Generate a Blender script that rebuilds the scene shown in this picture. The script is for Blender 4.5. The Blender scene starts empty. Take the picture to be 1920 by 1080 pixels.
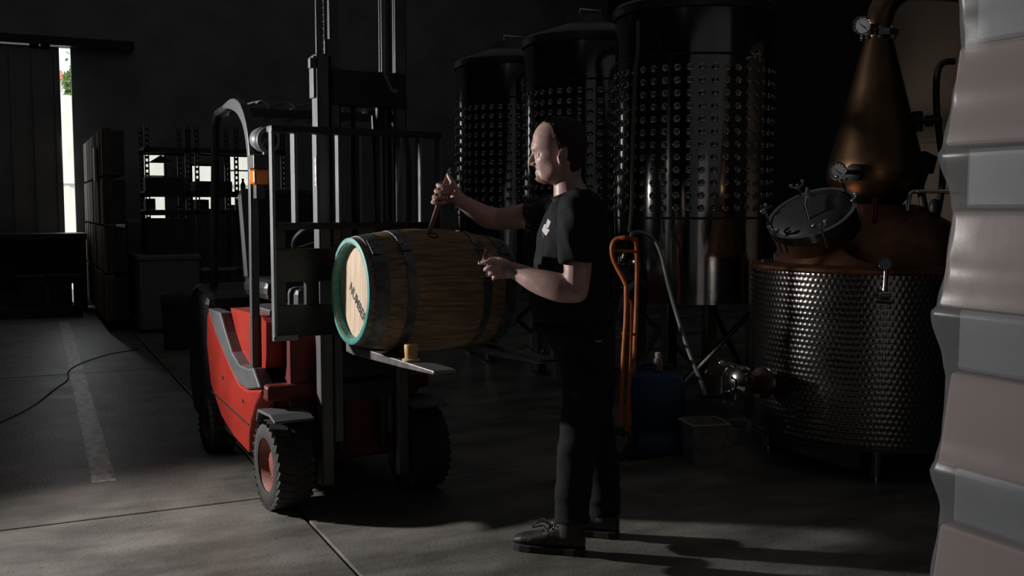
import bpy, bmesh, math, random
from math import sin, cos, pi, radians, sqrt, atan2, asin, exp
from mathutils import Vector, Matrix, noise
from mathutils.bvhtree import BVHTree
random.seed(7)
sc = bpy.context.scene
COL = sc.collection

# ------------------------------------------------------------------ camera, world, lights, exposure
F, PITCH, YAW, CH = 1900.0, radians(4.51), radians(26), 1.40
cd = bpy.data.cameras.new('camera'); cam = bpy.data.objects.new('camera', cd); COL.objects.link(cam)
cd.sensor_width = 36; cd.lens = F/1920*36; cd.clip_start = 0.05; cd.clip_end = 200
cam.location = (0, 0, CH); cam.rotation_euler = (pi/2-PITCH, 0, -YAW)
sc.camera = cam
sc.view_settings.view_transform = 'Standard'; sc.view_settings.look = 'None'
sc.view_settings.gamma = 1; sc.view_settings.use_curve_mapping = False
sc.view_settings.exposure = 0.0

w = bpy.data.worlds.new('sky'); sc.world = w; w.use_nodes = True
wn = w.node_tree.nodes; bg = wn['Background']; bg.inputs[0].default_value = (0.86, 0.93, 1.0, 1); bg.inputs[1].default_value = 1.5

def light(name, kind, loc, aim, power, color, **kw):
    d = bpy.data.lights.new(name, kind); o = bpy.data.objects.new(name, d); COL.objects.link(o)
    o.location = loc; o.rotation_euler = (Vector(aim)-Vector(loc)).to_track_quat('-Z', 'Y').to_euler()
    d.energy = power; d.color = color
    for k, v in kw.items(): setattr(d, k, v)
    return o
light('sun', 'SUN', (0, 0, 20), (0.3, 6, 12.2), 2.6, (1.0, 0.95, 0.86), angle=radians(1))
light('work_lamp', 'SPOT', (-1.6, 6.5, 1.92), (1.797, 2.982, 0.880), 690, (1.0, 0.955, 0.92), spot_size=radians(74), spot_blend=0.8, shadow_soft_size=0.08)
light('rear_fill', 'AREA', (2.0, -2.7, 3.0), (2.6, 5.0, 1.4), 3.0, (0.95, 0.98, 1.0), shape='RECTANGLE', size=9.0, size_y=5.4)  # added fill behind the camera; the front wall has no opening
light('ceiling_fill', 'AREA', (2.7, 7.5, 6.12), (2.7, 7.5, 0), 22, (0.95, 0.98, 1.0), shape='RECTANGLE', size=11.0, size_y=15.0)  # added overhead fill to lift the dark areas; the ceiling is closed
light('daylight_door_gap', 'AREA', (0.66, 15.70, 2.3), (0.45, 5.0, 0.6), 5, (0.97, 0.99, 1.0), shape='RECTANGLE', size=0.13, size_y=2.4)

# ------------------------------------------------------------------ measuring helpers
FW = Vector((sin(YAW)*cos(PITCH), cos(YAW)*cos(PITCH), -sin(PITCH)))
RT = Vector((cos(YAW), -sin(YAW), 0)); UPV = RT.cross(FW); FH = Vector((sin(YAW), cos(YAW), 0)); ZV = Vector((0, 0, 1))
CAM = Vector((0, 0, CH))
def ray(x, y): return FW + RT*((x-960)/F) - UPV*((y-540)/F)
def at(x, y, d): return CAM + ray(x, y)*d
def atz(x, y, z=0): r = ray(x, y); return CAM + r*((z-CH)/r.z)
def atY(x, y, Y): r = ray(x, y); return CAM + r*(Y/r.y)
def atX(x, y, X): r = ray(x, y); return CAM + r*(X/r.x)

# ------------------------------------------------------------------ materials
MC = {}
def mat(name, col, rough=0.6, metal=0.0, var=0.0, scale=8.0, bump=0.0, bscale=40.0, coat=0.0, alpha=1.0, trans=0.0, col2=None, stretch=None, rand=0.0, sss=0.0, emit=None, spec=0.5, aniso=0.0, thr=(0.35, 0.65)):
    if name in MC: return MC[name]
    m = bpy.data.materials.new(name); m.use_nodes = True; nt = m.node_tree; N = nt.nodes; L = nt.links
    b = N['Principled BSDF']
    b.inputs['Base Color'].default_value = (*col, 1); b.inputs['Roughness'].default_value = rough; b.inputs['Metallic'].default_value = metal
    b.inputs['Coat Weight'].default_value = coat; b.inputs['Coat Roughness'].default_value = 0.15
    b.inputs['Alpha'].default_value = alpha; b.inputs['Transmission Weight'].default_value = trans
    b.inputs['Specular IOR Level'].default_value = spec
    b.inputs['Anisotropic'].default_value = aniso
    if sss: b.inputs['Subsurface Weight'].default_value = sss; b.inputs['Subsurface Radius'].default_value = (0.012, 0.005, 0.003); b.inputs['Subsurface Scale'].default_value = 1.0
    tc = N.new('ShaderNodeTexCoord'); mp = N.new('ShaderNodeMapping'); L.new(tc.outputs['Object'], mp.inputs[0])
    if stretch: mp.inputs['Scale'].default_value = stretch
    if var or col2:
        nz = N.new('ShaderNodeTexNoise'); nz.inputs['Scale'].default_value = scale; nz.inputs['Detail'].default_value = 6
        L.new(mp.outputs[0], nz.inputs['Vector'])
        cr = N.new('ShaderNodeValToRGB'); L.new(nz.outputs['Fac'], cr.inputs[0])
        c2 = col2 if col2 else tuple(max(0, c*(1-var)) for c in col)
        c1 = col if col2 else tuple(min(1, c*(1+var*0.6)) for c in col)
        cr.color_ramp.elements[0].position = thr[0]; cr.color_ramp.elements[1].position = thr[1]
        cr.color_ramp.elements[0].color = (*c2, 1); cr.color_ramp.elements[1].color = (*c1, 1)
        out = cr.outputs[0]
        if rand:
            oi = N.new('ShaderNodeObjectInfo'); hs = N.new('ShaderNodeHueSaturation'); mr = N.new('ShaderNodeMapRange')
            mr.inputs['To Min'].default_value = 1-rand; mr.inputs['To Max'].default_value = 1+rand
            L.new(oi.outputs['Random'], mr.inputs[0]); L.new(mr.outputs[0], hs.inputs['Value']); L.new(out, hs.inputs['Color']); out = hs.outputs[0]
        L.new(out, b.inputs['Base Color'])
    if bump:
        n2 = N.new('ShaderNodeTexNoise'); n2.inputs['Scale'].default_value = bscale; n2.inputs['Detail'].default_value = 4
        L.new(mp.outputs[0], n2.inputs['Vector'])
        bp = N.new('ShaderNodeBump'); bp.inputs['Strength'].default_value = bump; bp.inputs['Distance'].default_value = 0.01
        L.new(n2.outputs['Fac'], bp.inputs['Height']); L.new(bp.outputs[0], b.inputs['Normal'])
    if emit:
        b.inputs['Emission Color'].default_value = (*emit[0], 1); b.inputs['Emission Strength'].default_value = emit[1]
    MC[name] = m; return m

concrete = mat('concrete', (0.235, 0.222, 0.202), 0.48, var=0.34, scale=2.6, bump=0.25, bscale=60)
def weather(m):
    nt = m.node_tree; N, L = nt.nodes, nt.links; b = N['Principled BSDF']; src = b.inputs['Base Color'].links[0].from_socket
    tc = N.new('ShaderNodeTexCoord'); v = N.new('ShaderNodeTexNoise'); v.inputs['Scale'].default_value = 42; v.inputs['Detail'].default_value = 3; L.new(tc.outputs['Object'], v.inputs['Vector'])
    r = N.new('ShaderNodeValToRGB'); r.color_ramp.elements[0].position = 0.27; r.color_ramp.elements[1].position = 0.33; r.color_ramp.elements[0].color = (0.35, 0.33, 0.30, 1); r.color_ramp.elements[1].color = (1, 1, 1, 1); L.new(v.outputs['Fac'], r.inputs[0])
    s2 = N.new('ShaderNodeTexNoise'); s2.inputs['Scale'].default_value = 0.9; s2.inputs['Detail'].default_value = 8; s2.inputs['Roughness'].default_value = 0.7; mp = N.new('ShaderNodeMapping'); mp.inputs['Scale'].default_value = (1, 3.2, 1); L.new(tc.outputs['Object'], mp.inputs[0]); L.new(mp.outputs[0], s2.inputs['Vector'])
    r2 = N.new('ShaderNodeValToRGB'); r2.color_ramp.elements[0].position = 0.40; r2.color_ramp.elements[1].position = 0.58; r2.color_ramp.elements[0].color = (0.62, 0.61, 0.60, 1); r2.color_ramp.elements[1].color = (1.05, 1.05, 1.05, 1); L.new(s2.outputs['Fac'], r2.inputs[0])
    m1 = N.new('ShaderNodeMixRGB'); m1.blend_type = 'MULTIPLY'; m1.inputs[0].default_value = 1; L.new(src, m1.inputs[1]); L.new(r.outputs[0], m1.inputs[2])
    m2 = N.new('ShaderNodeMixRGB'); m2.blend_type = 'MULTIPLY'; m2.inputs[0].default_value = 1; L.new(m1.outputs[0], m2.inputs[1]); L.new(r2.outputs[0], m2.inputs[2]); L.new(m2.outputs[0], b.inputs['Base Color'])
    r3 = N.new('ShaderNodeMapRange'); r3.inputs['To Min'].default_value = 0.30; r3.inputs['To Max'].default_value = 0.62; L.new(s2.outputs['Fac'], r3.inputs[0]); L.new(r3.outputs[0], b.inputs['Roughness'])
weather(concrete)
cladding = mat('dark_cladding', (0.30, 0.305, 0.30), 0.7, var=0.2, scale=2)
ceilmat = mat('roof_sheet', (0.36, 0.36, 0.36), 0.8, var=0.2, scale=1)
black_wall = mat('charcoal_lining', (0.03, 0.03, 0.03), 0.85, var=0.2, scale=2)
cowl_shade_red = mat('shade_darkened_red', (0.17, 0.022, 0.017), 0.5, var=0.3, scale=6)  # cowl red darkened, the front's shade put into the colour
white_out = mat('white_corrugated', (0.80, 0.79, 0.72), 0.6, var=0.06, scale=3)
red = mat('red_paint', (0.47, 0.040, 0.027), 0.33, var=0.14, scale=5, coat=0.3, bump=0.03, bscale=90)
grey_frame = mat('grey_painted_steel', (0.20, 0.22, 0.23), 0.42, var=0.18, scale=9)
dark_plastic = mat('dark_grey_plastic', (0.055, 0.058, 0.060), 0.5, var=0.2, scale=12)
trim_grey = mat('grey_trim', (0.105, 0.11, 0.115), 0.5, var=0.2, scale=10)
black_steel = mat('black_steel', (0.026, 0.026, 0.027), 0.45, var=0.2, scale=12)
mast_steel = mat('mast_steel', (0.165, 0.168, 0.172), 0.42, metal=0.25, var=0.2, scale=20, stretch=(1, 1, 0.2))
fork_steel = mat('worn_fork_steel', (0.22, 0.215, 0.21), 0.42, metal=0.5, var=0.3, scale=25)
guard_grey = mat('guard_grey_paint', (0.066, 0.074, 0.078), 0.42, var=0.12, scale=9)
rubber = mat('tyre_rubber', (0.050, 0.048, 0.045), 0.8, var=0.25, scale=18, bump=0.2, bscale=60)
rim_red = mat('dusty_red_rim', (0.30, 0.10, 0.075), 0.6, var=0.3, scale=12)
chrome = mat('chrome', (0.75, 0.75, 0.76), 0.12, metal=1.0)
orange_lens = mat('orange_lens', (1.0, 0.24, 0.015), 0.25, var=0.1, scale=30, coat=0.5)
white_sticker = mat('white_sticker', (0.75, 0.74, 0.73), 0.5)
red_print = mat('red_print', (0.6, 0.06, 0.08), 0.5)
stave_wood = mat('oak_stave', (0.37, 0.255, 0.145), 0.62, var=0.45, scale=9, stretch=(0.6, 9, 9), bump=0.2, bscale=30, rand=0.16)
head_wood = mat('pale_oak_head', (0.80, 0.62, 0.44), 0.65, var=0.12, scale=6, stretch=(1, 7, 1), bump=0.1, bscale=40, rand=0.05)
teal = mat('teal_paint', (0.09, 0.40, 0.37), 0.5, var=0.25, scale=18)
hoop_steel = mat('galvanised_hoop', (0.21, 0.215, 0.22), 0.5, metal=0.65, var=0.4, scale=22)
ink = mat('black_stencil_ink', (0.055, 0.05, 0.055), 0.8, var=0.3, scale=60)
wax = mat('amber_silicone', (0.90, 0.52, 0.24), 0.45, var=0.15, scale=30, sss=0.3)
wax_pale = mat('pale_silicone', (0.80, 0.66, 0.46), 0.45, var=0.1, scale=30)
skin = mat('skin', (0.68, 0.44, 0.40), 0.42, var=0.16, scale=22, bump=0.08, bscale=120, sss=0.06)
hairmat = mat('dark_brown_hair', (0.055, 0.036, 0.030), 0.75, var=0.4, scale=120, bump=0.5, bscale=200)
beardmat = mat('ginger_stubble', (0.40, 0.20, 0.11), 0.7, var=0.3, scale=160, bump=0.4, bscale=250)
shirt_black = mat('black_cotton', (0.021, 0.022, 0.024), 0.9, var=0.15, scale=20, spec=0.25)
trouser_black = mat('black_work_trousers', (0.022, 0.022, 0.023), 0.9, var=0.2, scale=20, spec=0.2)
boot_leather = mat('worn_black_leather', (0.033, 0.030, 0.029), 0.55, var=0.35, scale=30, bump=0.2, bscale=60)
sole_rubber = mat('dark_sole_rubber', (0.035, 0.034, 0.034), 0.8)
black_gloss = mat('black_gloss', (0.008, 0.008, 0.008), 0.15)
eye_white = mat('eye_white', (0.7, 0.66, 0.62), 0.3)
iris_dark = mat('dark_iris', (0.05, 0.035, 0.03), 0.2)
print_white = mat('white_shirt_print', (0.75, 0.74, 0.74), 0.7)
print_mauve = mat('mauve_shirt_print', (0.20, 0.12, 0.13), 0.8)
thief_wood = mat('copper_brown_tube', (0.32, 0.17, 0.12), 0.4, metal=0.4, var=0.2, scale=30)
glass = mat('clear_glass', (1, 1, 1), 0.06, trans=1.0)
steel = mat('brushed_stainless', (0.46, 0.455, 0.445), 0.12, metal=1.0, var=0.07, scale=14, stretch=(1, 1, 0.1))
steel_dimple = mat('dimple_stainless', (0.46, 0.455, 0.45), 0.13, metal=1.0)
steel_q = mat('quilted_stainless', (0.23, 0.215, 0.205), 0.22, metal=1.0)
strap_dark = mat('dark_strap', (0.03, 0.03, 0.032), 0.5)
copper = mat('aged_copper', (0.30, 0.18, 0.10), 0.34, metal=1.0, var=0.35, scale=5, rand=0.0)
copper_dark = mat('dark_copper', (0.22, 0.105, 0.06), 0.4, metal=0.9, var=0.4, scale=6)
dial = mat('white_dial', (0.86, 0.88, 0.89), 0.35)
dial_blue = mat('blue_grey_dial', (0.28, 0.34, 0.42), 0.35)
black_rubber = mat('black_rubber_hose', (0.018, 0.018, 0.018), 0.5)
hose_grey = mat('grey_green_hose', (0.20, 0.225, 0.22), 0.35)
hose_olive = mat('clear_olive_hose', (0.16, 0.165, 0.10), 0.3)
orange_paint = mat('orange_paint', (0.62, 0.17, 0.055), 0.42, var=0.3, scale=14)
blue_plastic = mat('blue_plastic', (0.012, 0.05, 0.14), 0.42, var=0.2, scale=5)
bucket_white = mat('scuffed_white_plastic', (0.36, 0.355, 0.34), 0.55, var=0.25, scale=7)
cloth_grey = mat('grey_rag', (0.30, 0.29, 0.28), 0.9, var=0.2, scale=20)
carton_pink = mat('kraft_carton', (0.32, 0.215, 0.195), 0.6, var=0.06, scale=3)
carton_core = mat('grey_blue_packs', (0.17, 0.19, 0.21), 0.45, var=0.15, scale=3)
film = mat('stretch_film', (0.38, 0.40, 0.42), 0.28, alpha=0.30, var=0.05, scale=4, bump=0.12, bscale=7)
pallet_wood = mat('pallet_wood', (0.30, 0.21, 0.13), 0.8, var=0.3, scale=10)
beige = mat('beige_panel', (0.30, 0.22, 0.16), 0.7, var=0.12, scale=3)
timber = mat('rough_timber', (0.22, 0.14, 0.075), 0.8, var=0.35, scale=7, stretch=(6, 6, 0.6), rand=0.3)
fridge_white = mat('off_white_enamel', (0.24, 0.255, 0.25), 0.4, var=0.05, scale=3)
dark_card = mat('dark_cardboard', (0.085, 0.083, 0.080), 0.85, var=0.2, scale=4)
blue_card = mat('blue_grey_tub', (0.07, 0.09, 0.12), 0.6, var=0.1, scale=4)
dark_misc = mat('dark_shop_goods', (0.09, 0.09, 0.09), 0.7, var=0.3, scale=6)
rack_steel = mat('rack_steel', (0.06, 0.063, 0.065), 0.5, var=0.2, scale=10)
leafm = mat('tree_leaf', (0.16, 0.26, 0.07), 0.7, var=0.4, scale=2)
roof_red = mat('red_roof', (0.50, 0.13, 0.10), 0.7, var=0.2, scale=4)
bark = mat('bark', (0.12, 0.085, 0.06), 0.9, var=0.3, scale=12)
paint_line = mat('worn_floor_paint', (0.72, 0.70, 0.62), 0.45, col2=(0.20, 0.19, 0.17), scale=7, stretch=(3, 1.3, 1), thr=(0.36, 0.60))
windowglass = mat('window_glass', (0.9, 0.95, 1.0), 0.05, alpha=0.12)

# ------------------------------------------------------------------ mesh helpers
def BM(): return bmesh.new()
def obj(name, bm, m, parent=None, smooth=True, bevel=0.0, world=True, auto=radians(40)):
    me = bpy.data.meshes.new(name)
    bmesh.ops.recalc_face_normals(bm, faces=bm.faces)
    bm.to_mesh(me); bm.free()
    o = bpy.data.objects.new(name, me); COL.objects.link(o)
    mats = m if isinstance(m, (list, tuple)) else [m]
    for q in mats: me.materials.append(q)
    finish(o, parent, smooth, bevel, world, auto); return o
def finish(o, parent, smooth=True, bevel=0.0, world=True, auto=radians(40)):
    me = o.data
    if smooth:
        me.shade_smooth()
        me.set_sharp_from_angle(angle=auto)
    if parent is not None:
        o.parent = parent
        if world: me.transform(wmat(parent).inverted())
    if bevel:
        b = o.modifiers.new('soft_edge', 'BEVEL'); b.width = bevel; b.segments = 2; b.limit_method = 'ANGLE'; b.angle_limit = radians(35)
    return o
def wmat(o):
    m = o.matrix_basis.copy()
    return wmat(o.parent) @ m if o.parent else m
def tag(o, label=None, cat=None, group=None, kind=None):
    if label: o['label'] = label
    if cat: o['category'] = cat
    if group: o['group'] = group
    if kind: o['kind'] = kind
    return o
def thing(name, label, cat, loc=(0, 0, 0), rot=(0, 0, 0), group=None):
    o = bpy.data.objects.new(name, None); COL.objects.link(o); o.empty_display_size = 0.1
    o.location = loc; o.rotation_euler = rot
    return tag(o, label, cat, group)
def struct(name, bm, m, bevel=0.0, smooth=False): return tag(obj(name, bm, m, None, smooth, bevel), kind='structure')
def box(bm, a, b, M=None, mi=0):
    x0, y0, z0 = a; x1, y1, z1 = b
    vs = [bm.verts.new(Vector(p) if M is None else M @ Vector(p)) for p in [(x0,y0,z0),(x1,y0,z0),(x1,y1,z0),(x0,y1,z0),(x0,y0,z1),(x1,y0,z1),(x1,y1,z1),(x0,y1,z1)]]
    for f in [(3,2,1,0),(4,5,6,7),(0,1,5,4),(1,2,6,5),(2,3,7,6),(3,0,4,7)]:
        bm.faces.new([vs[i] for i in f]).material_index = mi
def ringmesh(bm, rings, cap=True, closed=True):
    vr = [[bm.verts.new(p) for p in r] for r in rings]
    n = len(rings[0])
    for i in range(len(vr)-1):
        for j in range(n if closed else n-1):
            k = (j+1) % n
            bm.faces.new((vr[i][j], vr[i][k], vr[i+1][k], vr[i+1][j]))
    if cap:
        for r in (vr[0], vr[-1]):
            c = bm.verts.new(sum((v.co for v in r), Vector())/n)
            for j in range(n): bm.faces.new((r[j], r[(j+1) % n], c))
    return vr
def smoothpath(pts, n=6):
    pts = [Vector(p) for p in pts]
    if len(pts) < 3: return pts
    out = []
    P = [pts[0]*2-pts[1]] + pts + [pts[-1]*2-pts[-2]]
    for i in range(1, len(P)-2):
        a, b, c, d = P[i-1:i+3]
        for k in range(n):
            t = k/n
            out.append(0.5*((2*b)+(c-a)*t+(2*a-5*b+4*c-d)*t*t+(3*b-a-3*c+d)*t**3))
    out.append(pts[-1]); return out
def tube(bm, pts, r, seg=10, smooth=0, cap=True, round_=False, flat=1.0, ref=None):
    """swept round (or flattened) bar along pts; r a number or one per point"""
    rs = r if isinstance(r, (list, tuple)) else [r]*len(pts)
    pts = [Vector(p) for p in pts]
    if smooth:
        q = smoothpath(pts, smooth); rr = smoothpath([Vector((a, 0, 0)) for a in rs], smooth); pts = q; rs = [max(1e-4, v.x) for v in rr] if len(rr) == len(q) else [rs[0]]*len(q)
        if len(rr) == 2 and len(q) != 2: rs = [rs[0]]*len(q)
    if round_:
        d0 = (pts[0]-pts[1]).normalized(); d1 = (pts[-1]-pts[-2]).normalized(); a, b = [], []
        for t in (1.0, 0.8, 0.45):
            a.append((pts[0]+d0*rs[0]*t, rs[0]*sqrt(max(0.0009, 1-t*t))))
            b.append((pts[-1]+d1*rs[-1]*t, rs[-1]*sqrt(max(0.0009, 1-t*t))))
        pts = [p for p, _ in a]+pts+[p for p, _ in reversed(b)]; rs = [q for _, q in a]+list(rs)+[q for _, q in reversed(b)]
    rings = []; prev = None
    for i, p in enumerate(pts):
        t = (pts[min(i+1, len(pts)-1)]-pts[max(i-1, 0)]).normalized()
        if prev is None:
            u = Vector(ref) if ref is not None else (Vector((0, 0, 1)) if abs(t.z) < 0.9 else Vector((1, 0, 0)))
        else: u = prev
        u = (u - t*u.dot(t)).normalized(); prev = u; v = t.cross(u)
        rings.append([p+u*(cos(2*pi*k/seg)*rs[i])+v*(sin(2*pi*k/seg)*rs[i]*flat) for k in range(seg)])
    ringmesh(bm, rings, cap)
def lathe(bm, prof, origin=(0, 0, 0), axis=(0, 0, 1), seg=32, cap=True):
    o = Vector(origin); a = Vector(axis).normalized(); u = a.orthogonal().normalized(); v = a.cross(u)
    rings = [[o+a*h+(u*cos(2*pi*k/seg)+v*sin(2*pi*k/seg))*max(r, 1e-4) for k in range(seg)] for r, h in prof]
    ringmesh(bm, rings, cap)
def ball(bm, c, r, M=None, seg=16, rings=10):
    rr = r if isinstance(r, (list, tuple)) else (r, r, r)
    mm = Matrix.Translation(c) @ (M.to_4x4() if M is not None else Matrix()) @ Matrix.Diagonal((*rr, 1))
    bmesh.ops.create_uvsphere(bm, u_segments=seg, v_segments=rings, radius=1, matrix=mm)
def prism(bm, poly, d, mi=0):
    """poly: list of points, d: extrusion vector"""
    d = Vector(d); a = [bm.verts.new(Vector(p)) for p in poly]; b = [bm.verts.new(Vector(p)+d) for p in poly]; n = len(poly)
    bm.faces.new(list(reversed(a))).material_index = mi; bm.faces.new(b).material_index = mi
    for i in range(n): bm.faces.new((a[i], a[(i+1) % n], b[(i+1) % n], b[i])).material_index = mi
def remesh(o, vox, smooth_it=4, fac=0.5):
    m = o.modifiers.new('union', 'REMESH'); m.mode = 'VOXEL'; m.voxel_size = vox; m.use_smooth_shade = True
    s = o.modifiers.new('soft', 'SMOOTH'); s.iterations = smooth_it; s.factor = fac
    dg = bpy.context.evaluated_depsgraph_get(); me = bpy.data.meshes.new_from_object(o.evaluated_get(dg))
    o.modifiers.clear(); old = o.data; o.data = me; bpy.data.meshes.remove(old)
    me.shade_smooth()
def organic(name, bm, m, parent, vox, it=4, fac=0.5):
    o = obj(name, bm, m, None, False); remesh(o, vox, it, fac)
    if not o.data.materials: o.data.materials.append(m)
    o.parent = parent; o.data.transform(wmat(parent).inverted()); return o

# ------------------------------------------------------------------ the shed
X0, X1, Y0, Y1, ZC = -4.2, 9.6, -3.0, 15.8, 6.2
bm = BM(); box(bm, (X0-0.3, Y0-0.3, -0.30), (X1+0.3, 19, -0.06)); floor = struct('floor', bm, mat('joint_filler', (0.03, 0.03, 0.03), 0.9))
xs = [X0-0.3, -3.29, 1.13, 5.55, X1+0.3]; ys = [Y0-0.3, 0.445, 4.857, 9.27, 13.68, 19]
for i in range(4):
    for j in range(5):
        bm = BM(); box(bm, (xs[i]+0.007, ys[j]+0.007, -0.12), (xs[i+1]-0.007, ys[j+1]-0.007, 0))
        obj('slab', bm, concrete, floor, False, bevel=0.006)
bm = BM(); n = 60
for i in range(n):  # ragged worn line painted along the passage
    ya = 5.5+(13.6-5.5)*i/n; yb = 5.5+(13.6-5.5)*(i+1)/n
    xa = 0.365+(ya-5.9)*0.0155
    if abs(ya-9.27) < 0.08: continue
    wd = 0.058+0.008*noise.noise(Vector((ya*4, 0, 0)))
    box(bm, (xa-wd, ya, 0.0), (xa+wd, yb, 0.0015))
tag(obj('floor_line', bm, paint_line, None, False), kind='structure')
bm = BM()
wins = [(1.68, 2.02, 1.22, 2.22), (2.36, 2.78, 1.36, 2.06), (2.92, 3.40, 1.42, 2.22)]
gapx0, gapx1, dtop = -3.0, 0.765, 3.66
def wallbox(a, b, c, d): box(bm, (a, Y1, c), (b, Y1+0.12, d))
wallbox(X0, gapx0, 0, ZC); wallbox(gapx0, gapx1, dtop, ZC); wallbox(gapx1, wins[0][0], 0, ZC)
for k, (a, b, c, d) in enumerate(wins):
    wallbox(a, b, 0, c); wallbox(a, b, d, ZC)
    nx = wins[k+1][0] if k < 2 else X1
    wallbox(b, nx, 0, ZC)
struct('wall_back', bm, cladding)
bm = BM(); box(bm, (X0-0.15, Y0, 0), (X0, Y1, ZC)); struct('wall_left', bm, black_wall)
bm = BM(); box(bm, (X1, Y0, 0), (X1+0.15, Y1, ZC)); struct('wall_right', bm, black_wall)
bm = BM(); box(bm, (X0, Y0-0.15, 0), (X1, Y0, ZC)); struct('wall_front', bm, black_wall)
bm = BM(); box(bm, (X0-0.2, Y0-0.2, ZC), (X1+0.2, Y1+0.2, ZC+0.15)); struct('ceiling', bm, ceilmat)
for k, (a, b, c, d) in enumerate(wins):
    bm = BM()
    for q in ((a, c, a+0.03, d), (b-0.03, c, b, d), (a, c, b, c+0.03), (a, d-0.03, b, d)): box(bm, (q[0], Y1+0.02, q[1]), (q[2], Y1+0.09, q[3]))
    f = struct('window_%d' % (k+1), bm, black_steel)
    bm = BM(); box(bm, (a+0.03, Y1+0.05, c+0.03), (b-0.03, Y1+0.056, d-0.03)); obj('pane', bm, windowglass, f, False)
    if k != 1:
        bm = BM(); box(bm, (a, Y1+0.03, (c+d)/2+0.14), (b, Y1+0.08, (c+d)/2+0.16)); obj('glazing_bar', bm, black_steel, f, False)
# sliding door left of the bright gap
bm = BM(); box(bm, (-3.2, Y1-0.10, 0.02), (0.612, Y1-0.06, 3.642)); d1 = struct('door_1', bm, cladding)
x = -3.1
while x < 0.55: bm = BM(); box(bm, (x, Y1-0.125, 0.05), (x+0.05, Y1-0.10, 3.58)); obj('rib', bm, cladding, d1, False); x += 0.28
bm = BM(); box(bm, (-3.3, Y1-0.16, 3.66), (1.6, Y1-0.03, 3.78)); obj('track', bm, black_steel, d1, False)
for xa in (-2.6, -1.4, -0.45, 0.30, 0.44):
    bm = BM(); box(bm, (xa-0.06, Y1-0.10, 3.60), (xa+0.06, Y1-0.06, 3.69)); obj('hanger', bm, black_steel, d1, False)

# outside, seen through the gap and the windows
bm = BM(); box(bm, (-14, Y1+0.3, -0.32), (20, 60, -0.14)); struct('ground_outside', bm, mat('pale_yard', (0.5, 0.48, 0.44), 0.8, var=0.1))
r = thing('neighbouring_shed', 'white corrugated shed wall standing outside beyond the door gap', 'shed', (1.5, 24, -0.14))
bm = BM()
pr_ = []
for k in range(0, 261):
    xx = -8+k*0.065; pr_.append(Vector((xx, 24-0.03*(1 if (k//2) % 2 else 0), -0.14)))
top = 3.82
for k in range(260):
    a, b = pr_[k], pr_[k+1]
    bm.faces.new([bm.verts.new(p) for p in (a, b, Vector((b.x, b.y, top)), Vector((a.x, a.y, top)))])
box(bm, (-8, 24.01, -0.14), (8.9, 24.2, top))
obj('cladding', bm, white_out, r, False)
bm = BM(); box(bm, (-8, 23.93, 1.93), (8.9, 24.02, 1.99)); obj('rail', bm, white_out, r, False)
t = thing('leafy_tree', 'green leafy tree rising behind the white shed wall', 'tree', (1.55, 28, -0.14))
bm = BM(); tube(bm, [(1.55, 28, -0.14), (1.5, 28, 2.0), (1.6, 28, 4.2)], [0.16, 0.12, 0.07]); obj('trunk', bm, bark, t)
bm = BM()
for k in range(2200):
    a = random.random()*2*pi; rr = 1.1*sqrt(random.random()); c = Vector((1.62+0.42*rr*cos(a), 28+rr*sin(a), 3.7+random.random()*1.5-0.5*rr*max(0, -cos(a)) + (0.9*random.random() if random.random() < 0.06 else 0)))
    M = Matrix.Rotation(random.random()*6, 3, Vector((random.random()-.5, random.random()-.5, random.random()-.5)).normalized()); s = 0.09
    bm.faces.new([bm.verts.new(c+M @ Vector(p)*s) for p in ((-1, 0, 0), (0, -.5, 0), (1, 0, 0), (0, .5, 0.1))])
tag(obj('foliage', bm, leafm, t, False), kind='stuff')
r = thing('distant_house', 'red tiled roof of a house seen through the top of the door gap', 'house', (0.0, 36, -0.14))
bm = BM(); box(bm, (-4, 36, -0.14), (1.50, 40, 5.5)); obj('wall', bm, white_out, r, False)
bm = BM(); prism(bm, [(-4.3, 35.7, 5.50), (-4.3, 40.3, 5.50), (-4.3, 38, 6.05)], (5.85, 0, 0)); obj('roof', bm, roof_red, r, False)

# ------------------------------------------------------------------ dim goods along the back wall
def boxpx(bm, x0, x1, y0, y1, Y, depth, M=None):
    a = atY(x0, y1, Y); b = atY(x1, y0, Y)
    box(bm, (a.x, Y, a.z), (b.x, Y+depth, b.z)); return a, b
# pallet rack in front of the windows
rk = thing('storage_rack', 'dark steel storage rack standing before the back windows', 'rack', (2.3, 14.9, 0))
upx = [(1.60, 14.7), (2.13, 14.7), (2.26, 14.7), (2.80, 14.7), (3.46, 14.7)]
for X, Y in upx:
    bm = BM()
    for yy in (Y, Y+0.75):
        for dx in (0, 0.045): box(bm, (X+dx, yy, 0), (X+dx+0.012, yy+0.05, 2.55))
        z = 0.05
        while z < 2.5: box(bm, (X+0.01, yy, z), (X+0.047, yy+0.05, z+0.035)); z += 0.075
    obj('upright', bm, rack_steel, rk, False)
for z in (0.45, 1.30, 1.56, 2.16):
    bm = BM(); box(bm, (1.6, 14.7, z), (3.52, 14.75, z+0.07)); box(bm, (1.6, 15.45, z), (3.52, 15.5, z+0.07)); obj('beam', bm, rack_steel, rk, False)
    bm = BM(); box(bm, (1.6, 14.75, z+0.055), (3.52, 15.45, z+0.075)); obj('deck', bm, dark_misc, rk, False)
bm = BM(); tube(bm, [(1.64, 14.73, 0.9), (2.13, 14.73, 1.55)], 0.012); obj('brace', bm, rack_steel, rk)
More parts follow.
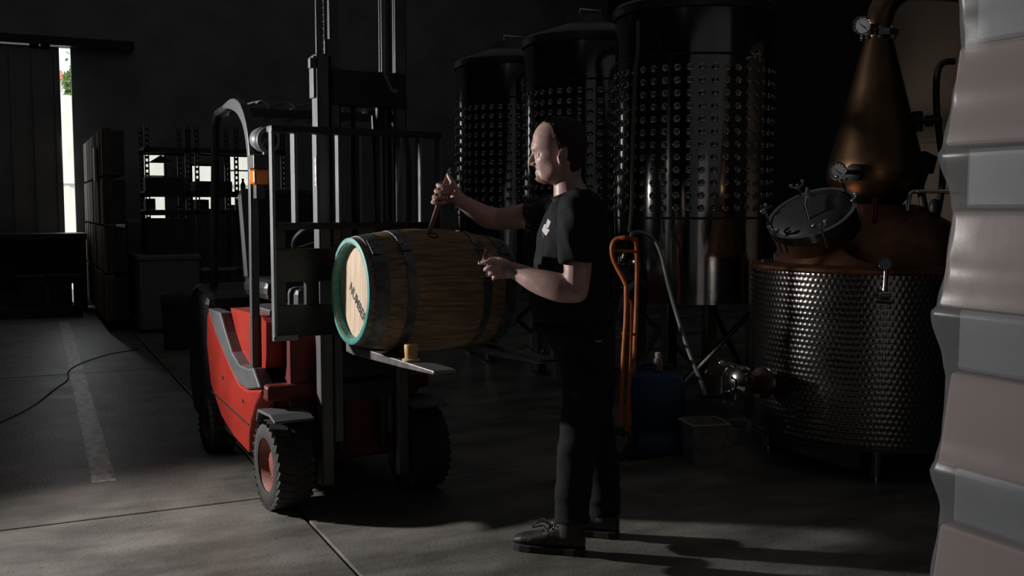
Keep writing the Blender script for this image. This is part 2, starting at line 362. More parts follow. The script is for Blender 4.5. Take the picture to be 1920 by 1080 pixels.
def carton(x0, x1, z0, z1, Y, label, m=dark_card, name='carton', cat='box', group='goods on the storage rack'):
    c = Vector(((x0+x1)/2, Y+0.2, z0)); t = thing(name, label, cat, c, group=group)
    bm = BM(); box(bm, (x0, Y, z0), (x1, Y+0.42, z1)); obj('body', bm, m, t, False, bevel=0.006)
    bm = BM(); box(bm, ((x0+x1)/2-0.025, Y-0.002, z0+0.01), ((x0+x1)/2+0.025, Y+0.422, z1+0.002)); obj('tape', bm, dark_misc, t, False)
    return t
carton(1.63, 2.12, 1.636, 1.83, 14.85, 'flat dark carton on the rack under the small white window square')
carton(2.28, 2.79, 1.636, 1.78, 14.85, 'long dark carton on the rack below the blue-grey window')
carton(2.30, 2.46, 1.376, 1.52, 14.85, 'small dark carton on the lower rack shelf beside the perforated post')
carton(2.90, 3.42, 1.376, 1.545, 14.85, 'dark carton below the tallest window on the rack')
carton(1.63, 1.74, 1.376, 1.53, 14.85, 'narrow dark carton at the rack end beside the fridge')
for k, (xa, hh, rr) in enumerate([(2.97, 0.17, 0.035), (3.10, 0.13, 0.05), (3.25, 0.21, 0.075)]):
    t = thing('supply_jug', ['slim dark bottle at the left below the tallest window', 'squat dark jug between two bottles below the tallest window', 'broad dark canister at the right below the tallest window'][k], 'bottle', (xa, 15.0, 1.637), group='bottles on the carton below the window')
    bm = BM(); lathe(bm, [(rr, 0), (rr, hh*0.6), (rr*0.45, hh*0.85), (rr*0.45, hh)], (xa, 15.0, 1.637), seg=14); obj('body', bm, dark_misc, t)
    bm = BM(); lathe(bm, [(rr*0.5, hh-0.01), (rr*0.5, hh+0.02)], (xa, 15.0, 1.637), seg=12); obj('cap', bm, black_steel, t)
# sloping roof light shape: folded panel standing on the rack
t = thing('folded_panel', 'grey folded gable-shaped panel above the small white window square', 'panel', (1.85, 15.3, 2.236))
bm = BM(); prism(bm, [(1.70, 15.2, 2.04), (2.04, 15.2, 2.04), (1.87, 15.2, 2.15)], (0, 0.05, 0)); obj('sheet', bm, mat('grey_sheet', (0.30, 0.33, 0.34), 0.6), t, False)
# timber sided crate rack beside the passage
cr = thing('timber_crate_stack', 'tall stack of rough timber crates beside the bright door gap', 'crates', (1.0, 14, 0))
rz = random.Random(3)
for lv in range(4):
    z0 = 0.12+lv*0.55
    y = 12.25
    while y < 15.5:
        w_ = 0.16+0.03*rz.random(); bm = BM(); box(bm, (0.875+0.012*rz.random(), y, z0), (0.90, y+w_-0.02, z0+0.52)); obj('board', bm, timber, cr, False); y += w_
    for yy in (12.3, 13.9, 15.35): bm = BM(); box(bm, (0.90, yy, z0), (0.98, yy+0.08, z0+0.53)); obj('corner_post', bm, timber, cr, False)
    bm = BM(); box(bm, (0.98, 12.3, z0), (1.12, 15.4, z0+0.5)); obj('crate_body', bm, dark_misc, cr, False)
bm = BM(); box(bm, (0.85, 13.0, 1.72), (0.872, 13.25, 2.12)); obj('white_strip', bm, white_sticker, cr, False)  # plain white strip on the crate side
# cabinet, chest, box, bin
t = thing('tall_freezer', 'off-white upright freezer behind the chest cabinet', 'freezer', (1.5, 13.7, 0))
bm = BM(); box(bm, (1.2, 13.12, 0.04), (1.9, 14.4, 1.25)); obj('body', bm, fridge_white, t, False, bevel=0.02)
bm = BM(); box(bm, (1.18, 13.15, 0.08), (1.20, 14.36, 1.22)); d = obj('door', bm, fridge_white, t, False, bevel=0.008)
bm = BM(); tube(bm, [(1.18, 13.3, 0.75), (1.15, 13.3, 0.78), (1.15, 13.3, 1.05), (1.18, 13.3, 1.08)], 0.012); obj('handle', bm, chrome, d)
bm = BM(); box(bm, (1.22, 13.14, 0), (1.88, 14.38, 0.05)); obj('plinth', bm, black_steel, t, False)
t = thing('chest_cabinet', 'low pale grey chest cabinet at the passage edge', 'cabinet', (1.5, 12.4, 0))
bm = BM(); box(bm, (1.2, 11.9, 0.04), (1.85, 13.08, 0.82)); obj('body', bm, fridge_white, t, False, bevel=0.015)
bm = BM(); box(bm, (1.18, 11.88, 0.82), (1.87, 13.1, 0.87)); obj('lid', bm, fridge_white, t, False, bevel=0.01)
bm = BM(); box(bm, (1.23, 11.93, 0), (1.82, 13.05, 0.05)); obj('plinth', bm, black_steel, t, False)
t = thing('cardboard_box', 'large dark cardboard box standing on the low chest cabinet', 'box', (1.6, 12.5, 0.87))
bm = BM(); box(bm, (1.34, 12.2, 0.87), (1.84, 12.9, 1.27)); obj('body', bm, dark_card, t, False, bevel=0.01)
bm = BM(); box(bm, (1.34, 12.2, 1.27), (1.58, 12.9, 1.28)); obj('flap', bm, dark_card, t, False)
bm = BM(); box(bm, (1.60, 12.2, 1.27), (1.84, 12.9, 1.28)); obj('flap', bm, dark_card, t, False)
t = thing('rubbish_bin', 'dark round plastic bin on the floor behind the forklift', 'bin', (1.40, 10.3, 0))
bm = BM(); lathe(bm, [(0.12, 0), (0.125, 0.02), (0.145, 0.46), (0.15, 0.47)], (1.40, 10.5, 0), seg=28); obj('body', bm, dark_card, t)
bm = BM(); lathe(bm, [(0.155, 0.46), (0.157, 0.50), (0.12, 0.55), (0.03, 0.57)], (1.40, 10.5, 0), seg=28); obj('lid', bm, dark_card, t)
t = thing('work_bench', 'dark workbench across the foot of the bright door gap', 'bench', (0.3, 15.1, 0))
bm = BM(); box(bm, (-1.6, 14.8, 0.98), (0.84, 15.55, 1.06)); obj('top', bm, dark_misc, t, False)
for xx in (-1.55, -0.4, 0.76):
    bm = BM(); box(bm, (xx, 14.85, 0), (xx+0.07, 15.5, 0.98)); obj('leg', bm, dark_misc, t, False)
bm = BM(); box(bm, (-1.55, 15.40, 0.35), (0.8, 15.46, 0.98)); obj('back_panel', bm, dark_misc, t, False)
bm = BM(); box(bm, (-1.5, 14.25, 0.0), (0.74, 14.80, 0.14))
p = thing('low_pallet', 'dark low timber pallet carrying plastic tubs under the bench', 'pallet', (-0.3, 14.5, 0))
obj('deck', bm, dark_misc, p, False)
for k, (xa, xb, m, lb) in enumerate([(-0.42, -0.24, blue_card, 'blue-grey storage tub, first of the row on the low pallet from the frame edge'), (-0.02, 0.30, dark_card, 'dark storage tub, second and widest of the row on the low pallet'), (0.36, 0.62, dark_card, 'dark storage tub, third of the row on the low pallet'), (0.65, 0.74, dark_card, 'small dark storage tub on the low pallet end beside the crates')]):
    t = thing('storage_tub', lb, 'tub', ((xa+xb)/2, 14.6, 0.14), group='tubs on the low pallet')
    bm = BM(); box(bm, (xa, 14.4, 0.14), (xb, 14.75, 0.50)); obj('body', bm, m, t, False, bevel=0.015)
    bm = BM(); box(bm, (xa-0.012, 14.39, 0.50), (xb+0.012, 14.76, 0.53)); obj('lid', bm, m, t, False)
# thin cable on the floor
bm = BM(); tube(bm, [atz(*q, 0.006) for q in [(-60, 815), (0, 792), (60, 762), (105, 728), (127, 712), (128, 697), (150, 682), (205, 664), (260, 655)]], 0.0042, seg=6, smooth=6)
tag(obj('floor_cable', bm, black_rubber), 'thin black cable winding across the floor beside the painted line', 'cable')

# ------------------------------------------------------------------ forklift
fk = thing('forklift', 'red and grey forklift holding a barrel on its raised forks', 'forklift', (1.43, 4.70, 0), (0, 0, radians(4)))
FM = wmat(fk); FI = FM.inverted()
def fpart(name, bm, m, parent=fk, smooth=True, bevel=0.0): return obj(name, bm, m, parent, smooth, bevel, world=False)
def LX(x, y, lx):   # where the sight line of a photo point meets the forklift's own plane local x = lx
    c = FI @ CAM; d = FI.to_3x3() @ ray(x, y); p = c+d*((lx-c.x)/d.x); return p
S = -0.43
# chassis side profile, measured on the left flank
low = [LX(*q, S) for q in [(488, 740), (478, 760), (470, 790), (467, 812), (466, 850), (440, 822), (415, 782), (395, 722), (387, 645), (388, 590)]]
upp = [LX(*q, S) for q in [(391, 580), (405, 622), (422, 664), (435, 694), (448, 720), (463, 731), (488, 731)]]
for sgn in (-1, 1):
    bm = BM(); prism(bm, [(sgn*0.43, p.y, p.z) for p in upp+low], (-sgn*0.10, 0, 0)); sp = fpart('side_panel', bm, red, smooth=False, bevel=0.012)
    seam = [LX(*q, S) for q in [(398, 734), (418, 752), (440, 772), (467, 796)]]
    bm = BM(); tube(bm, [(sgn*0.432, p.y, p.z) for p in seam], 0.004, 6); fpart('panel_seam', bm, black_steel, sp)
    for q in ((418, 708), (456, 752)):
        p = LX(*q, S); bm = BM(); lathe(bm, [(0.010, -0.002), (0.010, 0.003)], (sgn*0.43, p.y, p.z), (sgn, 0, 0), 10); fpart('bolt_hole', bm, black_steel, sp)
    # grey swoop trim between chassis and hood, running up into the guard pillar
    inn = [LX(*q, S) for q in [(414, 586), (424, 622), (436, 660), (450, 684), (466, 691), (476, 690)]]
    out = [LX(*q, S) for q in [(391, 578), (405, 622), (422, 664), (436, 694), (449, 719), (464, 730), (489, 728)]]
    bm = BM(); prism(bm, [(sgn*0.435, p.y, p.z) for p in out]+[(sgn*0.435, p.y, p.z) for p in reversed(inn)], (-sgn*0.07, 0, 0)); fpart('swoop_trim', bm, trim_grey, smooth=False, bevel=0.008)
# hood (battery cover)
inn = [LX(*q, S) for q in [(414, 578), (424, 622), (436, 660), (450, 684), (466, 691), (478, 692)]]
hp = [(-0.38, p.y, p.z) for p in inn]
f0 = LX(476, 600, S); hp += [(-0.38, inn[-1].y-0.02, inn[-1].z+0.06), (-0.38, f0.y-0.03, 0.86), (-0.38, f0.y+0.05, 0.885), (-0.38, inn[0].y, 0.875)]
bm = BM(); prism(bm, hp, (0.76, 0, 0)); hood = fpart('hood', bm, red, smooth=False, bevel=0.03)
bm = BM(); box(bm, (-0.33, f0.y+0.0, 0.876), (0.33, f0.y+0.42, 0.91)); fpart('step_pad', bm, dark_plastic, hood, False, bevel=0.01)
# counterweight, cowl, deck
bm = BM(); box(bm, (-0.34, 0.30, 0.14), (0.34, 1.25, 0.60)); fpart('chassis', bm, dark_plastic, smooth=False, bevel=0.02)
bm = BM(); prism(bm, [(-0.40, 1.20, 0.13), (-0.40, 1.62, 0.16), (-0.40, 1.72, 0.35), (-0.40, 1.70, 0.85), (-0.40, 1.55, 0.96), (-0.40, 1.2, 0.9)], (0.80, 0, 0)); fpart('counterweight', bm, black_steel, smooth=False, bevel=0.05)
bm = BM(); box(bm, (-0.415, 0.0, 0.50), (0.415, 0.16, 0.575)); box(bm, (-0.30, 0.02, 0.18), (0.30, 0.30, 0.82)); fpart('front_cowl', bm, cowl_shade_red, smooth=False, bevel=0.015)
bm = BM(); box(bm, (-0.25, 0.05, 0.82), (0.25, 0.22, 1.02)); fpart('dashboard', bm, dark_plastic, smooth=False, bevel=0.03)
# fenders, wheels
for sgn in (-1, 1):
    bm = BM(); prism(bm, [(sgn*0.435, 0.13, 0.40), (sgn*0.435, 0.10, 0.455), (sgn*0.435, -0.10, 0.462), (sgn*0.435, -0.17, 0.44), (sgn*0.435, -0.17, 0.43), (sgn*0.435, -0.09, 0.447), (sgn*0.435, 0.09, 0.44), (sgn*0.435, 0.12, 0.39)], (-sgn*0.19, 0, 0)); fpart('fender', bm, trim_grey, smooth=False, bevel=0.005)
def wheel(cx, cy, r, wd, sgn, name='front_wheel'):
    bm = BM(); prof = [(r*0.60, -wd/2), (r*0.66, -wd/2-0.004), (r*0.90, -wd/2), (r*0.985, -wd*0.40), (r*0.985, wd*0.40), (r*0.90, wd/2), (r*0.66, wd/2+0.004), (r*0.60, wd/2), (r*0.60, -wd/2)]
    o = Vector((cx, cy, r)); seg = 48
    rings = [[o+Vector((h*sgn, cos(2*pi*k/seg)*q, sin(2*pi*k/seg)*q)) for k in range(seg)] for q, h in prof]
    ringmesh(bm, rings, cap=False); wl = fpart(name, bm, rubber)
    bm = BM(); nn = 30
    for k in range(nn):
        for s2 in (-1, 1):
            a = 2*pi*(k+(0.5 if s2 > 0 else 0))/nn; M = Matrix.Translation(o) @ Matrix.Rotation(a, 4, 'X') @ Matrix.Translation((s2*wd*0.26, 0, r*0.985)) @ Matrix.Rotation(s2*0.35, 4, 'Z')
            box(bm, (-wd*0.245, -r*0.088, -0.014), (wd*0.245, r*0.088, 0.0035), M)
    fpart('tread', bm, rubber, wl, False)
    bm = BM(); lathe(bm, [(r*0.61, wd*0.47), (r*0.58, wd*0.44), (r*0.50, wd*0.20), (r*0.30, wd*0.12), (r*0.28, wd*0.30), (r*0.10, wd*0.34), (0.001, wd*0.34)], o, (sgn, 0, 0), 40, cap=False); fpart('rim', bm, rim_red, wl)
    for k in range(6):
        a = 2*pi*k/6; bm = BM(); lathe(bm, [(0.009, 0), (0.009, 0.018), (0.004, 0.022)], o+Vector((sgn*wd*0.14, cos(a)*r*0.40, sin(a)*r*0.40)), (sgn, 0, 0), 6); fpart('wheel_nut', bm, chrome, wl)
    return wl
wheel(-0.345, 0.0, 0.208, 0.17, -1); wheel(0.345, 0.0, 0.208, 0.17, 1)
wheel(-0.33, 1.30, 0.18, 0.14, -1, 'rear_wheel'); wheel(0.33, 1.30, 0.18, 0.14, 1, 'rear_wheel')
# overhead guard
gp = [LX(*q, -0.398) for q in [(480, 727), (478, 600), (476, 450), (474, 320), (471, 270), (465, 232), (456, 207), (446, 197), (436, 196)]]
zt = gp[-1].z
for sgn in (-1, 1):
    bm = BM(); path = [Vector((sgn*0.398, p.y, p.z)) for p in gp]+[Vector((sgn*0.398, gp[-1].y+0.12, zt-0.004))]
    hs = (0.020, 0.020, 0.020, 0.020, 0.023, 0.028, 0.034, 0.032, 0.024, 0.010); n0 = len(path); path = smoothpath(path, 5)
    rings = []
    for i, p in enumerate(path):
        t = (path[min(i+1, len(path)-1)]-path[max(0, i-1)]).normalized(); nv = Vector((0, t.z, -t.y)); q_ = min(i/5.0, n0-1.001); h = hs[int(q_)]*(1-q_ % 1)+hs[int(q_)+1]*(q_ % 1)
        rings.append([p+Vector((a*0.02, 0, 0))+nv*b*h for a, b in ((-1, -1), (1, -1), (1, 1), (-1, 1))])
    ringmesh(bm, rings); fpart('guard_pillar', bm, guard_grey if sgn < 0 else black_steel, smooth=False, bevel=0.005)  # right pillar coloured black in place of the shade on it
    bm = BM(); tube(bm, [(sgn*0.39, gp[-1].y+0.10, zt), (sgn*0.34, 1.10, zt), (sgn*0.31, 1.28, zt-0.06), (sgn*0.30, 1.45, 0.9)], 0.022, 8); fpart('rear_pillar', bm, black_steel)  # black stands in for the light fading out along the grey guard
for k in range(5):
    lx = -0.26+k*0.13; bm = BM(); y0 = gp[-1].y
    pth = [(lx, y0-0.16, zt-0.05), (lx, y0-0.10, zt-0.005), (lx, y0, zt+0.015), (lx, y0+0.3, zt+0.02), (lx, 1.35, zt)]
    tube(bm, pth, 0.013, 8, smooth=4); fpart('roof_bar', bm, grey_frame)
bm = BM(); box(bm, (-0.40, gp[-1].y-0.19, zt-0.07), (0.40, gp[-1].y-0.15, zt-0.03)); fpart('roof_crossbar', bm, black_steel, smooth=False)
# seat, wheel, lever
bm = BM(); box(bm, (-0.23, 0.62, 0.91), (0.23, 1.08, 1.02)); st = fpart('seat', bm, black_steel, smooth=False, bevel=0.04)
bm = BM(); prism(bm, [(-0.22, 1.02, 0.98), (-0.22, 1.12, 0.98), (-0.22, 1.22, 1.50), (-0.22, 1.14, 1.52)], (0.44, 0, 0)); fpart('backrest', bm, black_steel, st, False, bevel=0.04)
bm = BM(); tube(bm, [(0, 0.16, 0.98), (0, 0.34, 1.22)], 0.02); fpart('steering_column', bm, black_steel)
bm = BM(); cc = Vector((0, 0.35, 1.24)); ax = Vector((0, 0.6, 0.8)); u = Vector((1, 0, 0)); v = ax.cross(u)
tube(bm, [cc+u*cos(a*pi/12)*0.16+v*sin(a*pi/12)*0.16 for a in range(25)], 0.013, 8)
for a in (0.5, 2.6, 4.7): tube(bm, [cc, cc+u*cos(a)*0.16+v*sin(a)*0.16], 0.009, 6)
fpart('steering_wheel', bm, black_steel)
a_ = FI @ at(556, 543, 5.1); b_ = FI @ at(591, 556, 5.0)
bm = BM(); tube(bm, [a_, b_], 0.006, 8); lev = fpart('control_lever', bm, chrome)
bm = BM(); ball(bm, a_, 0.011, seg=12, rings=8); fpart('knob', bm, chrome, lev)
# mast: outer channels, raised inner channels, chains, hoses, crossbars
MY = -0.115
def channel(bm, x, y, z0, z1, sgn, wd=0.072, dp=0.11, t=0.014):
    box(bm, (x, y, z0), (x+sgn*t, y+dp, z1)) if sgn > 0 else box(bm, (x-t, y, z0), (x, y+dp, z1))
    for yy in (y, y+dp-t):
        a, b = sorted((x, x+sgn*wd)); box(bm, (a, yy, z0), (b, yy+t, z1))
for sgn in (-1, 1):
    xo = -0.194 if sgn < 0 else 0.252
    bm = BM()
    if sgn < 0: channel(bm, xo, MY, 0.10, 2.10, 1, 0.060, 0.075)
    else: channel(bm, xo, MY, 0.10, 3.1, -1, 0.060, 0.035)
    mo = fpart('mast_rail', bm, mast_steel, smooth=False, bevel=0.006)
    bm = BM()
    if sgn < 0: channel(bm, xo+0.068, MY+0.012, 0.30, 3.1, 1, 0.045, 0.032, 0.012); box(bm, (xo+0.004, MY+0.01, 2.10), (xo+0.03, MY+0.025, 3.1))
    else: channel(bm, xo-0.058, MY+0.06, 0.30, 3.1, -1, 0.045, 0.04, 0.012)
    fpart('inner_rail', bm, mast_steel, smooth=False, bevel=0.004)
    if sgn < 0:
        bm = BM(); box(bm, (xo-0.012, MY+0.012, 1.90), (xo+0.005, MY+0.07, 2.09)); fpart('rail_bracket', bm, mast_steel, mo, False, bevel=0.004)
        bm = BM(); box(bm, (xo-0.026, MY+0.012, 2.033), (xo-0.010, MY+0.045, 2.08)); fpart('stop_block', bm, mast_steel, mo, False, bevel=0.004)
        bm = BM(); box(bm, (xo+0.045, MY-0.01, 2.09), (xo+0.075, MY+0.03, 2.166)); fpart('roller_block', bm, mast_steel, mo, False, bevel=0.005)
    bm = BM(); tube(bm, [(xo-sgn*0.115, MY+0.06, 0.25), (xo-sgn*0.115, MY+0.06, 1.90)], 0.022, 12); fpart('lift_cylinder', bm, black_steel)
    bm = BM()
    for k in range(120):
        z = 0.9+k*0.0155; box(bm, (xo-sgn*0.068-0.010, MY+0.055, z), (xo-sgn*0.068+0.010, MY+0.064+0.006*(k % 2), z+0.012))
    tag(fpart('lift_chain', bm, black_steel, smooth=False), kind='stuff')
for z0, z1, nm in ((1.8725, 2.033, 'mast_crossbar'), (0.493, 0.578, 'mast_crossbar'), (0.60, 0.72, 'mast_crossbar')):
    bm = BM(); box(bm, (-0.13, MY-0.02, z0), (0.241, MY+0.09, z1)) if z0 > 1 else box(bm, (-0.14, MY+0.02, z0), (0.19, MY+0.07, z1)); fpart(nm, bm, black_steel, smooth=False, bevel=0.006)
hp_ = [FI @ at(*q) for q in [(718, 134, 4.63), (724, 146, 4.63), (731, 162, 4.63), (736, 170, 4.63), (746, 171, 4.63)]]
bm = BM(); tube(bm, hp_, 0.008, 8, smooth=5); fpart('hydraulic_hose', bm, grey_frame)
bm = BM(); tube(bm, [(0.08, MY, 1.83), (0.08, MY-0.03, 1.5), (0.09, MY-0.02, 1.0)], 0.012, 8, smooth=4); tube(bm, [(-0.02, MY, 1.9), (-0.03, MY-0.02, 1.4), (-0.03, MY-0.02, 1.0)], 0.012, 8, smooth=4); fpart('hose_pair', bm, black_rubber)
# carriage, load backrest
CY = -0.19
for z0, z1 in ((1.069, 1.218), (0.822, 0.966)):
    bm = BM(); box(bm, (-0.422, CY, z0), (0.378, CY+0.05, z1)); fpart('carriage_plate', bm, black_steel, smooth=False, bevel=0.004)
bm = BM(); box(bm, (-0.422, CY+0.012, 0.82), (-0.37, CY+0.048, 1.31)); fpart('carriage_light_block', bm, black_steel, smooth=False, bevel=0.004)  # added to keep lamp light off the far part of the barrel head
for xa in (-0.28, 0.25):
    bm = BM(); box(bm, (xa, CY+0.01, 0.83), (xa+0.06, CY+0.045, 1.21)); fpart('carriage_upright', bm, black_steel, smooth=False)
bx = [-0.428+k*0.1018 for k in range(9)]
lb_ = thing('load_backrest', None, None); lb_.parent = fk; lb_.location = (0, 0, 0)
fk_lb = None
for k in range(9):
    z0 = 0.814 if k in (0, 8) else 1.326
    bm = BM(); box(bm, (bx[k]-0.007, CY-0.012, z0), (bx[k]+0.007, CY+(0.045 if k else 0.03), 1.752)); obj('backrest_bar', bm, grey_frame, lb_, False, 0.003, world=False)
bm = BM(); box(bm, (bx[0]-0.007, CY-0.016, 1.732), (bx[8]+0.007, CY+0.06, 1.762)); obj('top_rail', bm, black_steel, lb_, False, 0.004, world=False)
bm = BM(); box(bm, (bx[0]+0.007, CY-0.018, 1.305), (bx[8]-0.007, CY+0.06, 1.335)); obj('bottom_rail', bm, black_steel, lb_, False, 0.004, world=False)
for k in (0, 8):
    a, b = sorted((bx[k], bx[k]+(0.10 if k == 0 else -0.10))); bm = BM(); box(bm, (a-0.01, CY-0.012, 0.809), (b, CY+0.02, 0.833)); obj('foot_bracket', bm, grey_frame, lb_, False, 0.003, world=False)
bm = BM(); box(bm, (bx[2]-0.0078, CY-0.010, 1.50), (bx[2]-0.0072, CY+0.012, 1.63)); sk = obj('sticker', bm, white_sticker, lb_, False, world=False); sk['label'] = 'white sticker with red marks'
for z in (1.505, 1.535, 1.59, 1.617):
    bm = BM(); prism(bm, [(bx[2]-0.0083, CY+0.010, z), (bx[2]-0.0083, CY-0.004, z+0.012), (bx[2]-0.0083, CY-0.001, z+0.017), (bx[2]-0.0083, CY+0.010, z+0.007)], (0.0005, 0, 0)); obj('red_mark', bm, red_print, lb_, False, world=False)
# forks
FX = [FI @ gz_ for gz_ in (atz(835, 694, 0.781), atz(1032, 674, 0.781))]
for q, xoff in zip(FX, (0.0, 0.0)):
    x0 = q.x-0.049+xoff; tip = q.y
    bm = BM(); prism(bm, [(x0, CY-0.045, 1.20), (x0, CY-0.005, 1.20), (x0, CY-0.005, 0.742), (x0, CY-0.09, 0.736), (x0, tip+0.3, 0.752), (x0, tip+0.01, 0.765), (x0, tip, 0.769), (x0, tip, 0.779), (x0, tip+0.02, 0.781), (x0, CY-0.07, 0.781), (x0, CY-0.045, 0.806)], (0.098, 0, 0))
    fpart('fork', bm, fork_steel, smooth=False, bevel=0.004)
# work lamp and indicator on the left pillar
for sgn in (-1,):
    lc = FI @ at(497, 262, 4.78); lc.x = abs(lc.x)*sgn
    bm = BM(); lathe(bm, [(0.012, 0.085), (0.032, 0.078), (0.050, 0.055), (0.060, 0.02), (0.062, 0.0), (0.058, -0.012), (0.060, -0.016), (0.062, -0.03), (0.056, -0.034)], lc, (-0.30, 0.94, 0.10), 28); wl = fpart('work_light', bm, grey_frame)
    bm = BM(); lathe(bm, [(0.056, -0.030), (0.03, -0.040), (0.001, -0.042)], lc, (-0.30, 0.94, 0.10), 28, cap=False); fpart('lens', bm, black_gloss, wl)
    bm = BM(); box(bm, (lc.x-0.012, lc.y-0.02, lc.z-0.115), (lc.x+0.012, lc.y+0.02, lc.z-0.05)); tube(bm, [(lc.x, lc.y, lc.z-0.10), (sgn*0.385, lc.y+0.09, lc.z-0.11)], 0.009, 8); fpart('bracket', bm, grey_frame, wl, False)
    ic = FI @ at(487, 332, 4.76); ic.x = abs(ic.x)*sgn
    bm = BM(); box(bm, (ic.x-0.036, ic.y-0.03, ic.z+0.036), (ic.x+0.036, ic.y+0.05, ic.z+0.105)); fpart('indicator_box', bm, black_steel, smooth=False, bevel=0.006)
    bm = BM(); box(bm, (ic.x-0.037, ic.y-0.032, ic.z-0.036), (ic.x+0.037, ic.y+0.045, ic.z+0.036)); il = fpart('indicator_lens', bm, orange_lens, smooth=False, bevel=0.012)
    bm = BM(); box(bm, (ic.x-0.02, ic.y-0.01, ic.z-0.10), (ic.x+0.02, ic.y+0.04, ic.z-0.036)); fpart('indicator_stem', bm, black_steel, smooth=False)

# ------------------------------------------------------------------ barrel on the forks
BL, RH, RB = 0.35, 0.2245, 0.267
ba = thing('oak_barrel', 'oak barrel with teal rims lying across the forklift forks', 'barrel', (1.597, 4.153, 0.776), (0, radians(1.2), radians(4)))
def brad(s): return RB-(RB-RH)*(s/BL)**2
cz = RB
def bpart(name, bm, m, parent=ba, smooth=True, bevel=0.0): return obj(name, bm, m, parent, smooth, bevel, world=False)
NS = 26; bung_a = radians(90-25)   # angle measured in the local y,z plane from -y upward
for i in range(NS):
    a0 = bung_a-pi/NS+2*pi*i/NS+0.002; a1 = a0+2*pi/NS-0.006; bm = BM(); rows = []
    for k in range(13):
        s = -BL+2*BL*k/12; R = brad(s); row = []
        for (aa, rr) in ((a0, R-0.024), (a0, R-0.0015), ((a0+a1)/2, R+0.0004), (a1, R-0.0015), (a1, R-0.024)):
            row.append(Vector((s, -cos(aa)*rr, cz+sin(aa)*rr)))
        rows.append(row)
    ringmesh(bm, rows); bpart('stave', bm, stave_wood)
for sg in (-1, 1):
    bm = BM(); lathe(bm, [(RH+0.0015, -0.012), (RH+0.0012, 0.003), (RH-0.003, 0.005), (RH-0.019, 0.005), (RH-0.023, 0.0), (RH-0.0245, -0.036), (RH-0.030, -0.036), (RH-0.03, -0.040)], (sg*BL, 0, cz), (sg, 0, 0), 56, cap=False); q = bpart('chime_rim', bm, teal); q['label'] = 'teal painted chime rim'
    for (s0, s1) in ((0.270, 0.326), (0.156, 0.194)):
        bm = BM(); lathe(bm, [(brad(s0)+0.0005, s0), (brad(s0)+0.003, s0), (brad((s0+s1)/2)+0.0032, (s0+s1)/2), (brad(s1)+0.003, s1), (brad(s1)+0.0005, s1)], (0, 0, cz), (sg, 0, 0), 56, cap=False); hp = bpart('hoop', bm, hoop_steel)
        aa = bung_a-radians(12); sm = (s0+s1)/2; R = brad(sm)+0.003; bm = BM()
        box(bm, (-0.024, -0.045, 0), (0.024, 0.045, 0.0022), Matrix.Translation((sg*sm, -cos(aa)*R, cz+sin(aa)*R)) @ Matrix.Rotation(pi/2-aa, 4, 'X')); hl = bpart('hoop_lap', bm, hoop_steel, hp, False)
        for dx in (-0.011, 0.011):
            a2 = aa+dx*3; bm = BM(); ball(bm, (sg*sm+dx, -cos(a2)*(R+0.002), cz+sin(a2)*(R+0.002)), 0.006, seg=10, rings=6); bpart('rivet', bm, hoop_steel, hp)
    # head boards
    hb = 7; RHh = RH-0.024
    for k in range(hb):
        y0 = -RHh+2*RHh*k/hb+0.0006; y1 = -RHh+2*RHh*(k+1)/hb-0.0006; bm = BM(); poly = []
        for t in range(9):
            y = y0+(y1-y0)*t/8; poly.append((sg*(BL-0.034), y, cz+sqrt(max(0, RHh*RHh-y*y))))
        for t in range(9):
            y = y1+(y0-y1)*t/8; poly.append((sg*(BL-0.034), y, cz-sqrt(max(0, RHh*RHh-y*y))))
        if k in (0, hb-1): poly = [p for i_, p in enumerate(poly) if i_ == 0 or (Vector(p)-Vector(poly[i_-1])).length > 1e-4]
        prism(bm, poly, (-sg*0.015, 0, 0)); bpart('head_board', bm, head_wood, smooth=False)
# stencilled word on the near head
def word(txt, size, parent, M, m, ext=0.0004, name='lettering'):
    c = bpy.data.curves.new('txt', 'FONT'); c.body = txt; c.size = size; c.extrude = ext; c.align_x = 'CENTER'; c.align_y = 'CENTER'; c.resolution_u = 3; c.offset = size*0.025
    o = bpy.data.objects.new('txt', c); COL.objects.link(o); bpy.context.view_layer.update()
    me = bpy.data.meshes.new_from_object(o.evaluated_get(bpy.context.evaluated_depsgraph_get())); bpy.data.objects.remove(o); bpy.data.curves.remove(c)
    me.transform(M); r_ = bpy.data.objects.new(name, me); COL.objects.link(r_); me.materials.clear(); me.materials.append(m); r_.parent = parent; return r_
# head plane faces -x: text right = -y, up = z
R3 = Matrix(((0, 0, -1), (-1, 0, 0), (0, 1, 0))).to_4x4()
bpl = (ba.matrix_basis.inverted() @ atX(667, 568, 1.278))
word('NUMBER', 0.057, ba, Matrix.Translation((-(BL-0.0334), bpl.y, bpl.z)) @ R3 @ Matrix.Rotation(radians(-38), 4, 'Z'), ink)
bm = BM(); R = brad(-0.02); lathe(bm, [(0.0245, -0.004), (0.0245, 0.0016), (0.019, 0.0018), (0.019, -0.02), (0.001, -0.021)], (-0.02, -cos(bung_a)*R, cz+sin(bung_a)*R), (0, -cos(bung_a), sin(bung_a)), 20, cap=False); bpart('bung_hole', bm, black_steel)
